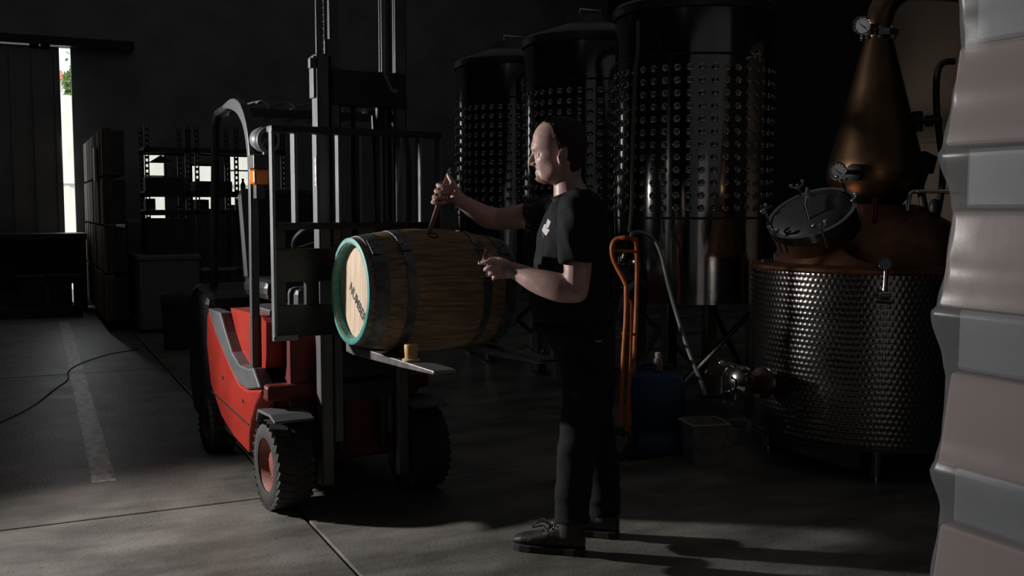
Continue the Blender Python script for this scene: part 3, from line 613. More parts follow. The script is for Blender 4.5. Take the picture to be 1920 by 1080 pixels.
# bung standing on the left fork
bp_ = atz(771, 677, 0.781)
t = thing('barrel_bung', 'amber barrel bung standing on the left fork below the barrel', 'bung', (bp_.x, bp_.y, 0.7815))
bm = BM(); lathe(bm, [(0.001, 0.006), (0.0255, 0.006), (0.0265, 0.03), (0.0285, 0.066), (0.027, 0.069), (0.001, 0.069)], (0, 0, 0), seg=28, cap=False); obj('plug', bm, wax, t, world=False)
bm = BM(); lathe(bm, [(0.001, 0.0), (0.036, 0.0), (0.037, 0.006), (0.034, 0.010), (0.026, 0.011)], (0, 0, 0), seg=28, cap=False); obj('flange', bm, wax_pale, t, world=False)

# ------------------------------------------------------------------ the man drawing a sample
pp = atz(1040, 1035)
man = thing('person', 'man in black t-shirt dipping a tube into the barrel, a glass in his other hand', 'person', (pp.x, pp.y, 0))
def J(x, y, d): return at(x, y, d)
def ring(cx, y, d, a_px, b, n=24, ex=1.0, tilt=0.0):
    """horizontal elliptic ring: centre at photo point cx,y at depth d, half-length a_px (px) along the picture, half-width b (m) in depth"""
    c = at(cx, y, d); a = a_px*d/F; out = []
    for k in range(n):
        t = 2*pi*k/n; ct, st = cos(t), sin(t)
        ct = math.copysign(abs(ct)**ex, ct); st = math.copysign(abs(st)**ex, st)
        out.append(c+RT*(a*ct)+FH*(b*st)+ZV*(a*ct*tilt))
    return out
HD = 4.10
HY = [(221, 1038, 1064, .020), (224, 1028, 1077, .043), (229, 1018, 1085, .057), (235, 1010, 1090, .066), (242, 1004.5, 1093.5, .072), (252, 1000, 1096.5, .0765), (262, 997, 1098, .0785), (271, 995.5, 1098.5, .079),
      (277, 995.5, 1098, .0785), (283, 998, 1097, .077), (289, 1000.5, 1095.5, .075), (297, 1002, 1093, .073), (305, 1003, 1090, .071), (312, 1004, 1087, .069), (318, 1004.5, 1084, .066), (324, 1006, 1081, .063), (330, 1006, 1078, .059), (336, 1007, 1074, .053), (341, 1011, 1069, .044), (345, 1020, 1062, .030)]
def headpoint(y, t):
    for i in range(len(HY)-1):
        if HY[i][0] <= y <= HY[i+1][0]: break
    a, b = HY[i], HY[i+1]; u = (y-a[0])/(b[0]-a[0]); f, k, w_ = (a[j]+(b[j]-a[j])*u for j in (1, 2, 3))
    cx = (f+k)/2; hx = (k-f)/2; ct, st = cos(t), sin(t)
    if ct < 0: st *= (1-0.14*ct*ct*max(0, min(1, (y-255)/60)))
    x = cx+hx*math.copysign(abs(ct)**0.92, ct); lat = w_*math.copysign(abs(st)**0.88, st)
    # facial relief, x pushed right = inward, px
    def g(gx, gy, gl, sx, sy, sl): return exp(-((x-gx)/sx)**2-((y-gy)/sy)**2-((abs(lat)-gl)/sl)**2)
    if ct < 0.2:
        x += 9.0*g(1004, 289.5, .031, 13, 5.0, .014) - 3.6*g(1001, 280.5, .026, 12, 3.6, .024) + 1.6*g(998, 263, .0, 10, 5, .05) - 1.6*g(1010, 302, .047, 14, 8, .018)
        x += 2.0*g(1005, 321, .0, 10, 3.5, .03) + 2.4*g(1006, 330.5, 0, 10, 3.0, .03) - 3.0*g(1007, 337, 0, 12, 5, .022)
        lat -= math.copysign(0.006*g(1022, 318, .05, 14, 10, .02), lat) - math.copysign(0.003*g(1016, 300, .055, 12, 7, .02), lat)
    return x, lat
def headmesh(bm, off=None, n=56, levels=64):
    rings = []
    for i in range(levels):
        y = 221+(345-221)*(i/(levels-1)); r_ = []
        for k in range(n):
            t = 2*pi*k/n; x, lat = headpoint(y, t); d = 0 if off is None else off(x, y, lat)
            cx = 1048; nx = RT*((x-cx)/55.0)+FH*(lat/0.075)+ZV*((262-y)/70.0 if y < 262 else 0); nx.normalize()
            c = at(x, y, HD) + FH*lat; r_.append(c+nx*d)
        rings.append(r_)
    ringmesh(bm, rings)
def HPt(x, y, lat): return at(x, y, HD)+FH*lat
bm = BM(); headmesh(bm)
# nose, lips, ears, neck
tube(bm, [HPt(1002, 284, 0), HPt(999.5, 291, 0), HPt(996, 299, 0), HPt(994.5, 305, 0)], [.008, .0095, .0115, .0125], 12, round_=True)
for s_ in (-1, 1): ball(bm, HPt(1001, 308, s_*.0125), (.011, .009, .008), seg=12, rings=8)
ball(bm, HPt(995.5, 306, 0), .0115, seg=12, rings=8)
MR = Matrix((RT, FH, ZV)).transposed()
ball(bm, HPt(1006.5, 322.5, 0), (.0075, .022, .0055), MR, 14, 8); ball(bm, HPt(1007.5, 327.5, 0), (.0085, .019, .006), MR, 14, 8)
for s_ in (-1, 1):
    ec = HPt(1051.5, 296, s_*.076); T = MR @ Matrix.Rotation(-s_*0.30, 3, 'Z') @ Matrix.Rotation(0.22, 3, 'Y')
    ball(bm, ec, (.016, .009, .030), T, 16, 12)
    pth = [ec+T @ Vector((.016*cos(a), s_*.010, .031*sin(a)*(1 if sin(a) > 0 else 1.0))) for a in [radians(q) for q in range(-110, 200, 20)]]
    tube(bm, pth, 0.0055, 8, round_=True)
ringmesh(bm, [ring(1058, 312, HD, 27, .055), ring(1062, 330, HD, 27, .060), ring(1066, 345, HD, 28, .062, tilt=.1), ring(1070, 362, HD, 32, .068, tilt=.25), ring(1074, 382, HD, 42, .09, tilt=.3)])
# torso and legs under the clothes
ringmesh(bm, [ring(1076, 372, HD, 38, .09), ring(1078, 395, HD, 48, .155), ring(1076, 440, HD, 60, .165), ring(1073, 500, HD, 64, .16), ring(1070, 560, HD, 66, .165), ring(1074, 610, HD, 58, .165), ring(1092, 655, HD, 46, .15)])
for pts, rs in (([J(1094, 640, 4.01), J(1097, 720, 4.0), J(1087, 800, 4.0), J(1078, 870, 4.0), J(1072, 925, 4.0)], [.082, .074, .058, .056, .046]), ([J(1097, 640, 4.19), J(1106, 720, 4.21), J(1112, 800, 4.22), J(1124, 870, 4.22), J(1130, 922, 4.22)], [.088, .078, .058, .056, .046])):
    tube(bm, pts, rs, 16, smooth=4)
# near arm
tube(bm, [J(1083, 398, 3.93), J(1083, 450, 3.885), J(1083, 500, 3.865), J(1081, 540, 3.865)], [.062, .060, .054, .048], 18, smooth=4, round_=True)
tube(bm, [J(1080, 545, 3.865), J(1056, 541, 3.88), J(1030, 534, 3.90), J(1005, 526, 3.925), J(985, 517, 3.95), J(966, 508, 3.975), J(955, 505, 3.99)], [.048, .055, .054, .048, .040, .033, .031], 18, smooth=4, round_=True)
# far arm
tube(bm, [J(1045, 398, 4.28), J(1010, 403, 4.33), J(975, 406, 4.37), J(935, 412, 4.41)], [.062, .058, .053, .047], 18, smooth=4, round_=True)
tube(bm, [J(938, 411, 4.41), J(915, 407, 4.405), J(890, 394, 4.38), J(868, 379, 4.36), J(856, 371, 4.355)], [.047, .048, .041, .032, .030], 18, smooth=4, round_=True)
# near (left) hand round the glass: palm, fingers, thumb
def blade(bm, a, b, wa, wb, th, up=ZV, seg=14):
    a, b = Vector(a), Vector(b); t = (b-a).normalized(); u = (up-t*up.dot(t)).normalized(); v = t.cross(u); rings = []
    for f_, sc_ in ((-0.12, .45), (0, .85), (0.3, 1), (0.7, 1), (1.0, .9), (1.1, .5)):
        c = a.lerp(b, f_); wd = (wa+(wb-wa)*f_)*sc_; h = th*sc_
        rings.append([c+u*(cos(2*pi*k/seg)*wd)+v*(sin(2*pi*k/seg)*h) for k in range(seg)])
    ringmesh(bm, rings)
blade(bm, J(966, 508, 3.975), J(934, 505, 3.985), .030, .041, .0145)
for pts, rs in (([(945, 493, 3.985), (930, 491, 3.972), (914, 490.5, 3.968), (899, 493.5, 3.985)], [.0105, .0105, .0095, .0082]),
                ([(942, 502, 3.98), (928, 502, 3.963), (914, 503, 3.968), (909, 506, 3.992)], [.0108, .0108, .0096, .0085]),
                ([(942, 511, 3.98), (930, 511, 3.966), (920, 512, 3.975), (918, 515, 4.000)], [.0105, .0102, .0092, .0080]),
                ([(944, 518, 3.985), (934, 519, 3.975), (926, 521, 3.982), (925, 524, 4.002)], [.0095, .0090, .0082, .0072]),
                ([(958, 498, 3.995), (946, 490, 4.025), (932, 486, 4.048), (918, 487, 4.050)], [.0135, .0125, .0108, .0092])):
    tube(bm, [J(*q) for q in pts], rs, 12, smooth=4, round_=True)
# far (right) hand gripping the tube
blade(bm, J(866, 374, 4.35), J(848, 361, 4.405), .026, .037, .016, up=(J(842, 322, 4.37)-J(803, 440, 4.345)).normalized())
for hx, hy in ((837, 345), (833, 356), (829.5, 367), (827, 377)):
    i_ = (345-hy)/32.0
    pts = [(hx+15, hy+0, 4.42), (hx-3, hy-1, 4.42), (hx-14, hy+1, 4.392), (hx-15, hy+3, 4.352), (hx-5, hy+4, 4.330), (hx+8, hy+3, 4.333)]
    k_ = 1.0+0.12*i_
    tube(bm, [J(*q) for q in pts], [.0108*k_, .0110*k_, .0105*k_, .0100*k_, .0092*k_, .0084*k_], 12, smooth=4, round_=True)
tube(bm, [J(*q) for q in [(861, 362, 4.35), (853, 349, 4.336), (846, 338, 4.340), (840, 328, 4.354)]], [.0135, .0120, .0108, .0092], 12, smooth=4, round_=True)
body = organic('body', bm, skin, man, 0.0042, 5, 0.5)
# fingernails on the lit fingers
for p, r_ in ((J(898, 491, 3.978), .0045), (J(908, 504, 3.984), .004)):
    bm = BM(); ball(bm, p, (r_, .003, r_*.7), MR, 8, 6); obj('fingernail', bm, mat('nail', (0.62, 0.42, 0.38), 0.3), man)
# eyes, brows
for s_ in (-1, 1):
    ec = HPt(1011.5, 290, s_*.031); bm = BM(); ball(bm, ec, .0115, seg=16, rings=12); e = obj('eye', bm, eye_white, man)
    bm = BM(); ball(bm, ec-RT*0.0075, (.0046, .0052, .0052), MR, 12, 8); obj('iris', bm, iris_dark, e)
    bm = BM(); tube(bm, [HPt(1006+q, 287.4+abs(q-1)*0.5, s_*(.022+.0033*i_)) for i_, q in enumerate((-1.5, -1.2, 0, 2, 4.5))], .0042, 8, round_=True); obj('eyelid', bm, skin, man)
    bm = BM(); tube(bm, [HPt(999.5+q, 280.5-0.3*i_, s_*(.014+.007*i_)) for i_, q in enumerate((-0.5, -0.5, 0.8, 3.2, 7))], [.003, .004, .004, .0035, .002], 8, round_=True); obj('eyebrow', bm, hairmat, man)
# hair (thin, receding), stubble beard
def hairoff(x, y, lat):
    front = 1030+max(0, (y-232))*0.25 - 6*min(1, abs(lat)/.05) if y < 262 else 1038+min(6, (y-262)*0.25)
    k = (x-front)/7.0
    if 278 < y < 316 and x < 1062: k = min(k, (1047-x)/5.0 + (1 if y < 306 else -2)) if x > 1040 else k
    if y > 303: k = min(k, (x-1064)/6.0)
    if y > 326: k = min(k, (333-y)/5.0)
    k = max(0, min(1, k)); top_thin = 0.45 if y < 236 else 1.0
    return -0.006+k*(0.0085+0.004*top_thin)+0.0012*noise.noise(Vector((x*.35, y*.35, lat*300)))
bm = BM(); headmesh(bm, hairoff); obj('hair', bm, hairmat, man)
def beardoff(x, y, lat):
    k = min((y-327)/3.0, (1030+8-x)/8.0, (0.034-abs(lat))/.008) if y < 336 else min((1040-x)/8.0, (0.040-abs(lat))/.008)
    k2 = min((y-314.5)/2.0, (321.5-y)/2.0, (1016-x)/6.0, (0.03-abs(lat))/.008)*0.8
    k = max(0, min(1, max(k, k2))); return -0.006+k*0.0085+0.001*noise.noise(Vector((x*.7, y*.7, lat*400)))
bm = BM(); headmesh(bm, beardoff); obj('beard', bm, beardmat, man)
# sunglasses pushed up on the head: a thing of its own
sg_ = thing('sunglasses', 'black sunglasses pushed up on top of the man\'s head', 'sunglasses', HPt(1032, 226, 0))
for s_ in (-1, 1):
    bm = BM(); tube(bm, [HPt(1024, 224, s_*.010), HPt(1023, 228, s_*.030), HPt(1027, 232, s_*.056), HPt(1033, 230, s_*.058), HPt(1031, 222, s_*.034), HPt(1027, 220.5, s_*.012)], .003, 8, smooth=4); ball(bm, HPt(1027, 226, s_*.034), (.006, .028, .018), MR @ Matrix.Rotation(0.7, 3, 'Y') @ Matrix.Rotation(s_*0.25, 3, 'Z'), 16, 8); obj('lens', bm, black_gloss, sg_)
    bm = BM(); tube(bm, [HPt(1027, 227, s_*.062), HPt(1033, 238, s_*.079), HPt(1038, 248, s_*.0855), HPt(1046, 265, s_*.087), HPt(1053, 281, s_*.083)], .0032, 8, smooth=4); obj('temple_arm', bm, black_gloss, sg_)
bm = BM(); tube(bm, [HPt(1024, 224, -.012), HPt(1024, 223, 0), HPt(1024, 224, .012)], .003, 8); obj('bridge', bm, black_gloss, sg_)
# t-shirt with sleeves
bm = BM()
ringmesh(bm, [ring(1063, 361, HD, 27, .070, tilt=.38), ring(1067, 367, HD, 36, .082, tilt=.40), ring(1075, 378, HD, 47, .13, tilt=.20), ring(1078, 392, HD, 55, .175, tilt=.08), ring(1077, 415, HD, 62, .195), ring(1075, 440, HD, 66, .195), ring(1072, 480, HD, 70, .185), ring(1069, 520, HD, 72, .182), ring(1068, 560, HD, 73, .184), ring(1068, 590, HD, 71, .184), ring(1069, 603, HD, 69, .182)])
tube(bm, [J(1080, 384, 3.98), J(1085, 400, 3.925), J(1084, 440, 3.88), J(1082, 470, 3.868), J(1082, 494, 3.862)], [.070, .082, .079, .074, .070], 22, smooth=4)
tube(bm, [J(1060, 392, 4.22), J(1040, 397, 4.28), J(1015, 402, 4.30), J(994, 404, 4.325)], [.075, .080, .076, .070], 22, smooth=4)
sh = organic('t_shirt', bm, shirt_black, man, 0.007, 5, 0.5)
W2 = wmat(man)
for v in sh.data.vertices:   # soft folds and creases, pulled towards the elbow and belly
    p = W2 @ v.co; q = Vector((p.dot(RT)*9, p.dot(FH)*9, p.z*5)); q2 = Vector((p.dot(RT)*22+p.z*14, p.dot(FH)*20, p.z*9-p.dot(RT)*8))
    hh = 0.010*noise.noise(q)+0.007*noise.noise(q2)*(1.2-min(1, abs(p.z-1.2)))
    v.co += v.normal*hh
sh.data.shade_smooth()
bm = BM(); ra = ring(1063.5, 361.5, HD, 28, .071, n=40, tilt=.38); tube(bm, ra+[ra[0]], .0055, 8); obj('collar', bm, shirt_black, man)
# print on the left breast: laid on the shirt surface
bpy.context.view_layer.update()
def onshirt(px, lift):
    bvh = BVHTree.FromPolygons([W2 @ v.co for v in sh.data.vertices], [p.vertices[:] for p in sh.data.polygons]); return bvh
_bvh = onshirt(0, 0)
def patch(polys, m, name):
    bm = BM()
    for poly in polys:
        vs, nn = [], []
        for (x, y) in poly:
            h = _bvh.ray_cast(CAM, ray(x, y).normalized())
            if h[0] is None: break
            vs.append(bm.verts.new(h[0]+h[1]*0.0016*(1 if h[1].dot(ray(x, y)) < 0 else -1)))
        else:
            if len(vs) > 2: bm.faces.new(vs)
    return obj(name, bm, m, man, False)
patch([[(1027.6, 410.4), (1033.2, 415.7), (1029.0, 427.2), (1025.6, 427.2), (1024.0, 421.5)], [(1021.0, 421.0), (1023.6, 420.3), (1025.4, 428.2), (1028.0, 428.8), (1031.0, 431.8), (1024.5, 442.5), (1020.0, 438.5), (1016.4, 432.0)]], print_white, 'shirt_print')
patch([[(1016.5, 438.5), (1018.2, 437.8), (1019.5, 441.0), (1018.0, 442.5)], [(1018.4, 443.4), (1020.3, 442.2), (1021.0, 444.5), (1019.2, 445.6)], [(1024.5, 446.0), (1025.3, 445.3), (1025.8, 447.2), (1024.8, 447.6)]], print_mauve, 'shirt_print')
# trousers, belt
bm = BM()
ringmesh(bm, [ring(1069, 588, HD, 66, .172), ring(1074, 620, HD, 63, .180), ring(1092, 660, HD, 52, .180), ring(1098, 700, HD, 46, .165)])
tube(bm, [J(1096, 645, 4.015), J(1099, 720, 4.0), J(1089, 790, 4.0), J(1080, 860, 4.0), J(1074, 925, 4.0), J(1073, 982, 4.0)], [.098, .094, .082, .077, .072, .070], 22, smooth=4)
tube(bm, [J(1099, 645, 4.185), J(1108, 720, 4.21), J(1112, 790, 4.22), J(1124, 860, 4.22), J(1131, 920, 4.22), J(1134, 966, 4.22)], [.108, .100, .084, .078, .073, .071], 22, smooth=4)
tr = organic('trousers', bm, trouser_black, man, 0.008, 5, 0.5)
for v in tr.data.vertices:
    p = W2 @ v.co; q = Vector((p.dot(RT)*10, p.dot(FH)*10, p.z*12)); low_ = max(0, 1-abs(p.z-0.17)/0.22)+max(0, 1-abs(p.z-0.5)/0.12)*0.6
    v.co += v.normal*(0.006*noise.noise(q)+0.010*low_*noise.noise(Vector((p.dot(RT)*6, p.dot(FH)*6, p.z*34))))
bm = BM(); r1 = ring(1069, 607, HD, 69.5, .184, n=48); r2 = ring(1069, 618, HD, 69.5, .185, n=48); r3 = [p+ (p-sum(r2, Vector())/48).normalized()*-0.006 for p in r2]; r4 = [p+(p-sum(r1, Vector())/48).normalized()*-0.006 for p in r1]
ringmesh(bm, [r1, r2, r3, r4, r1], cap=False); obj('belt', bm, trouser_black, man)
# work boots
def boot(toe, heel, ankle):
    toe, heel = Vector(toe), Vector(heel); f_ = (toe-heel); Ln = f_.length; f_.normalize(); s_ = f_.cross(ZV); bm = BM(); rings = []
    bt = thing('work_boot', None, None); bt.parent = man; bt.location = man.matrix_basis.inverted() @ heel
    for u, hw, top_, fl in ((0.0, .026, .085, .03), (0.03, .034, .115, .026), (.12, .038, .135, .024), (.30, .039, .135, .024), (.42, .040, .115, .024), (.55, .044, .090, .024), (.70, .048, .076, .024), (.85, .045, .068, .024), (.95, .033, .056, .026), (1.0, .014, .042, .03)):
        c = heel+f_*(u*Ln); ring_ = []
        for k in range(18):
            a = 2*pi*k/18; zz = (top_+fl)/2+sin(a)*(top_-fl)/2; ww = hw*math.copysign(abs(cos(a))**0.7, cos(a)); ring_.append(c+s_*ww+ZV*zz)
        rings.append(ring_)
    ringmesh(bm, rings)
    ac = heel+f_*(0.20*Ln); tube(bm, [ac+ZV*.07, ac+ZV*.13-f_*.004, ac+ZV*.19-f_*.008], [.050, .054, .056], 18)
    o = organic('upper', bm, boot_leather, bt, 0.005, 4, 0.5)
    bm = BM(); top_o, bot = [], []
    pr2 = [(0, .022), (.03, .033), (.12, .039), (.35, .038), (.55, .046), (.72, .051), (.87, .047), (.96, .034), (1.01, .012)]
    L_ = [heel+f_*(u*Ln)+s_*w_ for u, w_ in pr2]+[heel+f_*(u*Ln)-s_*w_ for u, w_ in reversed(pr2)]
    prism(bm, L_, ZV*0.030); obj('sole', bm, sole_rubber, bt, False, bevel=0.004)
    for k in range(5):
        u = .34+.062*k; c = heel+f_*(u*Ln); z = .142-.013*k-.0007*k*k; hw = .026
        bm = BM(); tube(bm, [c+s_*-hw+ZV*(z-.020), c+s_*-.012+ZV*(z+.001), c+s_*.012+f_*.012+ZV*(z+.001), c+s_*hw+f_*.012+ZV*(z-.022)], .0032, 6, smooth=3); obj('lace', bm, black_rubber, bt)
    c = heel+f_*(.50*Ln)+ZV*.112
    bm = BM()
    for q in (-1, 1): tube(bm, [c, c+s_*q*.018+f_*.02+ZV*.016, c+s_*q*.03+f_*.052+ZV*.002, c+s_*q*.02+f_*.058-ZV*.012, c+s_*q*.004+f_*.02-ZV*.006], .0026, 6, smooth=4)
    obj('lace_bow', bm, black_rubber, bt)
    for k in range(4):
        for q in (-1, 1):
            bm = BM(); ball(bm, heel+f_*((.36+.062*k)*Ln)+s_*q*.031+ZV*(.117-.012*k), .0036, seg=8, rings=6); obj('eyelet', bm, hoop_steel, bt)
t0 = atz(962, 1026); h0 = atz(1096, 1040); t0.z = h0.z = 0; boot(t0, h0, None)
h1 = atz(1160, 1008); boot(h1+(t0-h0), h1, None)
# wooden-brown sampling tube and tasting glass
th = thing('sampling_tube', 'brown sampling tube held upright in the barrel bung hole', 'tube', J(803, 441, 4.345))
bm = BM(); a_, b_ = J(801.5, 446, 4.345), J(843, 320, 4.37); lathe(bm, [(.006, -.06), (.0085, 0.0), (.0105, (b_-a_).length*.3), (.0105, (b_-a_).length*.92), (.009, (b_-a_).length*.97)], a_, b_-a_, 16); obj('tube_body', bm, thief_wood, th)
bm = BM(); Ln = (b_-a_).length; lathe(bm, [(.0105, Ln*.955), (.012, Ln*.96), (.012, Ln*1.0), (.007, Ln*1.02), (.006, Ln*1.04)], a_, b_-a_, 16); obj('top_collar', bm, chrome, th)
g0, g1 = J(913, 520, 4.015), J(921, 462, 4.015); gd = (g1-g0).normalized()
gl = thing('tasting_glass', 'small clear tulip tasting glass held in the man\'s near hand', 'glass', g0)
bm = BM(); lathe(bm, [(.001, 0), (.027, 0), (.027, .003), (.010, .008), (.0065, .014), (.0065, .024), (.012, .030), (.024, .042), (.031, .056), (.032, .068), (.028, .090), (.0235, .120), (.0222, .120), (.0268, .090), (.0307, .068), (.0297, .056), (.0225, .0435), (.010, .034), (.001, .033)], g0, gd, 32, cap=False); obj('bowl', bm, glass, gl)
bm = BM(); lathe(bm, [(.001, .0342), (.0098, .0350), (.0222, .0445), (.0235, .048), (.001, .048)], g0, gd, 28, cap=False); obj('whisky', bm, mat('amber_whisky', (0.85, 0.45, 0.12), 0.02, trans=1.0), gl)

# ------------------------------------------------------------------ stainless tanks
TX, TR, TZ0, TZ1 = 4.19, 0.535, 0.78, 2.72
def tank(cy, label):
    t = thing('storage_tank', label, 'tank', (TX, cy, 0), group='stainless storage tanks in a row')
    c = (0, 0, 0)
    bm = BM(); lathe(bm, [(TR-.01, TZ0+.08), (TR, TZ0+.085), (TR, TZ1-.02), (TR-.004, TZ1)], c, seg=96, cap=False); obj('shell', bm, steel, t, world=False)
    bm = BM(); lathe(bm, [(TR+.004, TZ0), (TR+.004, TZ0+.085), (TR-.02, TZ0+.09), (TR-.02, TZ0), (TR+.004, TZ0)], c, seg=96, cap=False); obj('skirt', bm, steel, t, world=False)
    bm = BM(); lathe(bm, [(.001, TZ0+.02), (TR-.02, TZ0+.03), (TR-.02, TZ0+.05), (.001, TZ0+.04)], c, seg=64, cap=False); obj('base', bm, strap_dark, t, world=False)
    bm = BM(); lathe(bm, [(TR+.012, TZ1-.05), (TR+.018, TZ1-.04), (TR+.018, TZ1+.01), (TR, TZ1+.03), (.20, TZ1+.14), (.19, TZ1+.20), (.001, TZ1+.21)], c, seg=72, cap=False); l_ = obj('lid', bm, mat('dull_lid', (0.13, 0.13, 0.13), 0.45, metal=0.6, var=0.2), t, world=False)
    bm = BM(); tube(bm, [(-.1, 0, TZ1+.2), (-.1, 0, TZ1+.26), (.1, 0, TZ1+.26), (.1, 0, TZ1+.2)], .01, 8); obj('lid_handle', bm, chrome, l_, world=False)
    for z in (1.335, 2.375):
        bm = BM(); lathe(bm, [(TR, z-.008), (TR+.004, z-.007), (TR+.004, z+.007), (TR, z+.008)], c, seg=96, cap=False); obj('band', bm, strap_dark, t, world=False)
    for k in range(4):
        a = radians(36+90*k); x, y = cos(a)*(TR-.09), sin(a)*(TR-.09)
        bm = BM(); box(bm, (x-.04, y-.04, .02), (x+.04, y+.04, TZ0+.03)); lg = obj('leg', bm, steel, t, False, .004, world=False)
        bm = BM(); box(bm, (x-.065, y-.065, 0), (x+.065, y+.065, .02)); obj('foot_plate', bm, steel, lg, False, world=False)
    for k in range(4):
        a, b = radians(36+90*k), radians(126+90*k)
        bm = BM(); tube(bm, [(cos(a)*(TR-.09), sin(a)*(TR-.09), .15), (cos(b)*(TR-.09), sin(b)*(TR-.09), TZ0-.06)], .02, 8); obj('brace', bm, steel, t, world=False)
    # dimple jacket: rings pressed into the wall with a raised weld spot
    bm = BM(); nc = 42; prof = [(.0245, .0), (.022, .0055), (.018, .007), (.0125, .0045), (.008, .0015), (.0055, .0042), (.002, .0056)]
    for i in range(nc):
        a = 2*pi*i/nc; n_ = Vector((cos(a), sin(a), 0)); u = Vector((-sin(a), cos(a), 0))
        for j in range(12):
            o = n_*TR+Vector((0, 0, 1.40+.0808*j)); rg = []
            for r_, h in prof: rg.append([o+n_*h+(u*cos(2*pi*q/10)+ZV*sin(2*pi*q/10))*r_ for q in range(10)])
            vr = [[bm.verts.new(p) for p in g_] for g_ in rg]
            for g1, g2 in zip(vr, vr[1:]):
                for q in range(10): bm.faces.new((g1[q], g1[(q+1) % 10], g2[(q+1) % 10], g2[q]))
            bm.faces.new(vr[-1])
    tag(obj('dimple_jacket', bm, steel_dimple, t, world=False), kind='stuff')
    return t
t1 = tank(5.76, 'nearest large stainless tank with dimple jacket behind the man and the orange trolley')
for cy, lb in ((7.16, 'second stainless dimple tank in the row, dim, directly behind the man\'s head'), (8.56, 'third stainless dimple tank, farthest in the row, dim behind the man\'s outstretched arm')):
    c_ = t1.copy(); COL.objects.link(c_); c_.location = (TX, cy, 0); c_['label'] = lb
    for ch in list(t1.children):
        q = ch.copy(); COL.objects.link(q); q.parent = c_
        for g_ in ch.children: h_ = g_.copy(); COL.objects.link(h_); h_.parent = q
# fittings only on the nearest tank: thermometer pocket, valve on the left flank
pc = at(1392, 108, 6.55); n_ = (Vector((pc.x, pc.y, 0))-Vector((TX, 5.76, 0))).normalized(); pc = Vector((TX, 5.76, pc.z))+n_*TR
bm = BM(); lathe(bm, [(.022, -.005), (.022, .02), (.012, .022), (.012, .06), (.0, .06)], pc, n_, 14); tube(bm, [pc+n_*.05+ZV*.03, pc+n_*.055-ZV*.05], .006, 8); obj('sample_tap', bm, chrome, t1)
pc = at(1158, 492, 6.7); n_ = (Vector((pc.x, pc.y, 0))-Vector((TX, 5.76, 0))).normalized(); pc = Vector((TX, 5.76, 1.02))+n_*TR
bm = BM(); lathe(bm, [(.10, -.01), (.10, .012), (.085, .02), (.02, .035), (.001, .036)], pc, n_, 24); tube(bm, [pc+n_*.03, pc+n_*.10], .014, 8); tube(bm, [pc+n_*.09-ZV*.06, pc+n_*.09+ZV*.06], .008, 8)
mw = obj('manway', bm, steel, t1)
bm = BM(); tube(bm, [pc+Vector((0, -.1, -.1)), pc+n_*.08+Vector((0, -.1, -.16)), pc+n_*.10+Vector((0, -.05, -.28)), pc+n_*.06+Vector((0, .02, -.34))], .02, 10, smooth=4); obj('drain_pipe', bm, hose_grey, t1)
# hoses
bm = BM(); tube(bm, [J(1183, 446, 6.15), J(1186, 437, 6.2), J(1206, 436, 6.22), J(1226, 449, 6.2), J(1241, 482, 6.15), J(1252, 530, 6.1), J(1264, 574, 6.0), J(1282, 632, 5.9), J(1300, 682, 5.8), J(1314, 714, 5.72), J(1322, 742, 5.7)], .012, 10, smooth=5)
tag(obj('water_hose', bm, hose_grey), 'grey hose looping over the trolley top and hanging down to the floor clutter', 'hose')
bm = BM(); tube(bm, [J(1196, 40, 6.40), J(1196, 90, 6.38), J(1191, 140, 6.37), J(1188, 220, 6.37), J(1185, 320, 6.37), J(1184, 390, 6.36), J(1180, 436, 6.34)], .012, 10, smooth=5)
tag(obj('thin_tube', bm, hose_olive), 'thin olive tube hanging down the face of the nearest tank', 'hose')

# ------------------------------------------------------------------ pot still
VX, VY, VR = 4.305, 4.21, 0.665
st = thing('pot_still', 'copper pot still on a quilted stainless jacket with a tall copper cone', 'still', (VX, VY, 0))
VO = Vector((VX, VY, 0)); toC = Vector((-VX, -VY, 0)).normalized()
bm = BM(); na, nz = 141, 30; A, Z = na*4, nz*4; z0, z1 = .19, 1.07
grid = []
for j in range(Z+1):
    row = []
    for i in range(A):
        u = i/4; v = j/4; sh_ = 0.5*(int(v) % 2); fu = (u+sh_) % 1-.5; fv = v % 1-.5
        h = max(0, 1-(fu*fu+fv*fv)*4.6); a = 2*pi*i/A; R = VR+.0032*h
        row.append(bm.verts.new((VX+cos(a)*R, VY+sin(a)*R, z0+(z1-z0)*j/Z)))
    grid.append(row)
for j in range(Z):
    for i in range(A): bm.faces.new((grid[j][i], grid[j][(i+1) % A], grid[j+1][(i+1) % A], grid[j+1][i]))
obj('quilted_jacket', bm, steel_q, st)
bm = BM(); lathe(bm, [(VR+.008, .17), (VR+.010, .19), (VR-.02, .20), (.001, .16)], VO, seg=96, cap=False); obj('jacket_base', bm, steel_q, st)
bm = BM(); lathe(bm, [(VR+.006, 1.065), (VR+.012, 1.075), (VR+.004, 1.09), (VR-.05, 1.10), (VR-.12, 1.105)], VO, seg=96, cap=False); obj('jacket_rim', bm, copper_dark, st)
bm = BM(); lathe(bm, [(VR-.11, 1.10), (VR-.14, 1.16), (VR-.20, 1.25), (VR-.28, 1.33), (.30, 1.38), (.22, 1.42)], VO, seg=72, cap=False); obj('pot_shoulder', bm, copper_dark, st)
for k in range(4):
    a = atan2(toC.y, toC.x)+radians(4)+k*pi/2; p = VO+Vector((cos(a), sin(a), 0))*(VR-.11)
    bm = BM(); lathe(bm, [(.03, .0), (.03, .2)], p, seg=14); lathe(bm, [(.06, 0), (.06, .012)], p, seg=16); obj('leg', bm, steel, st)
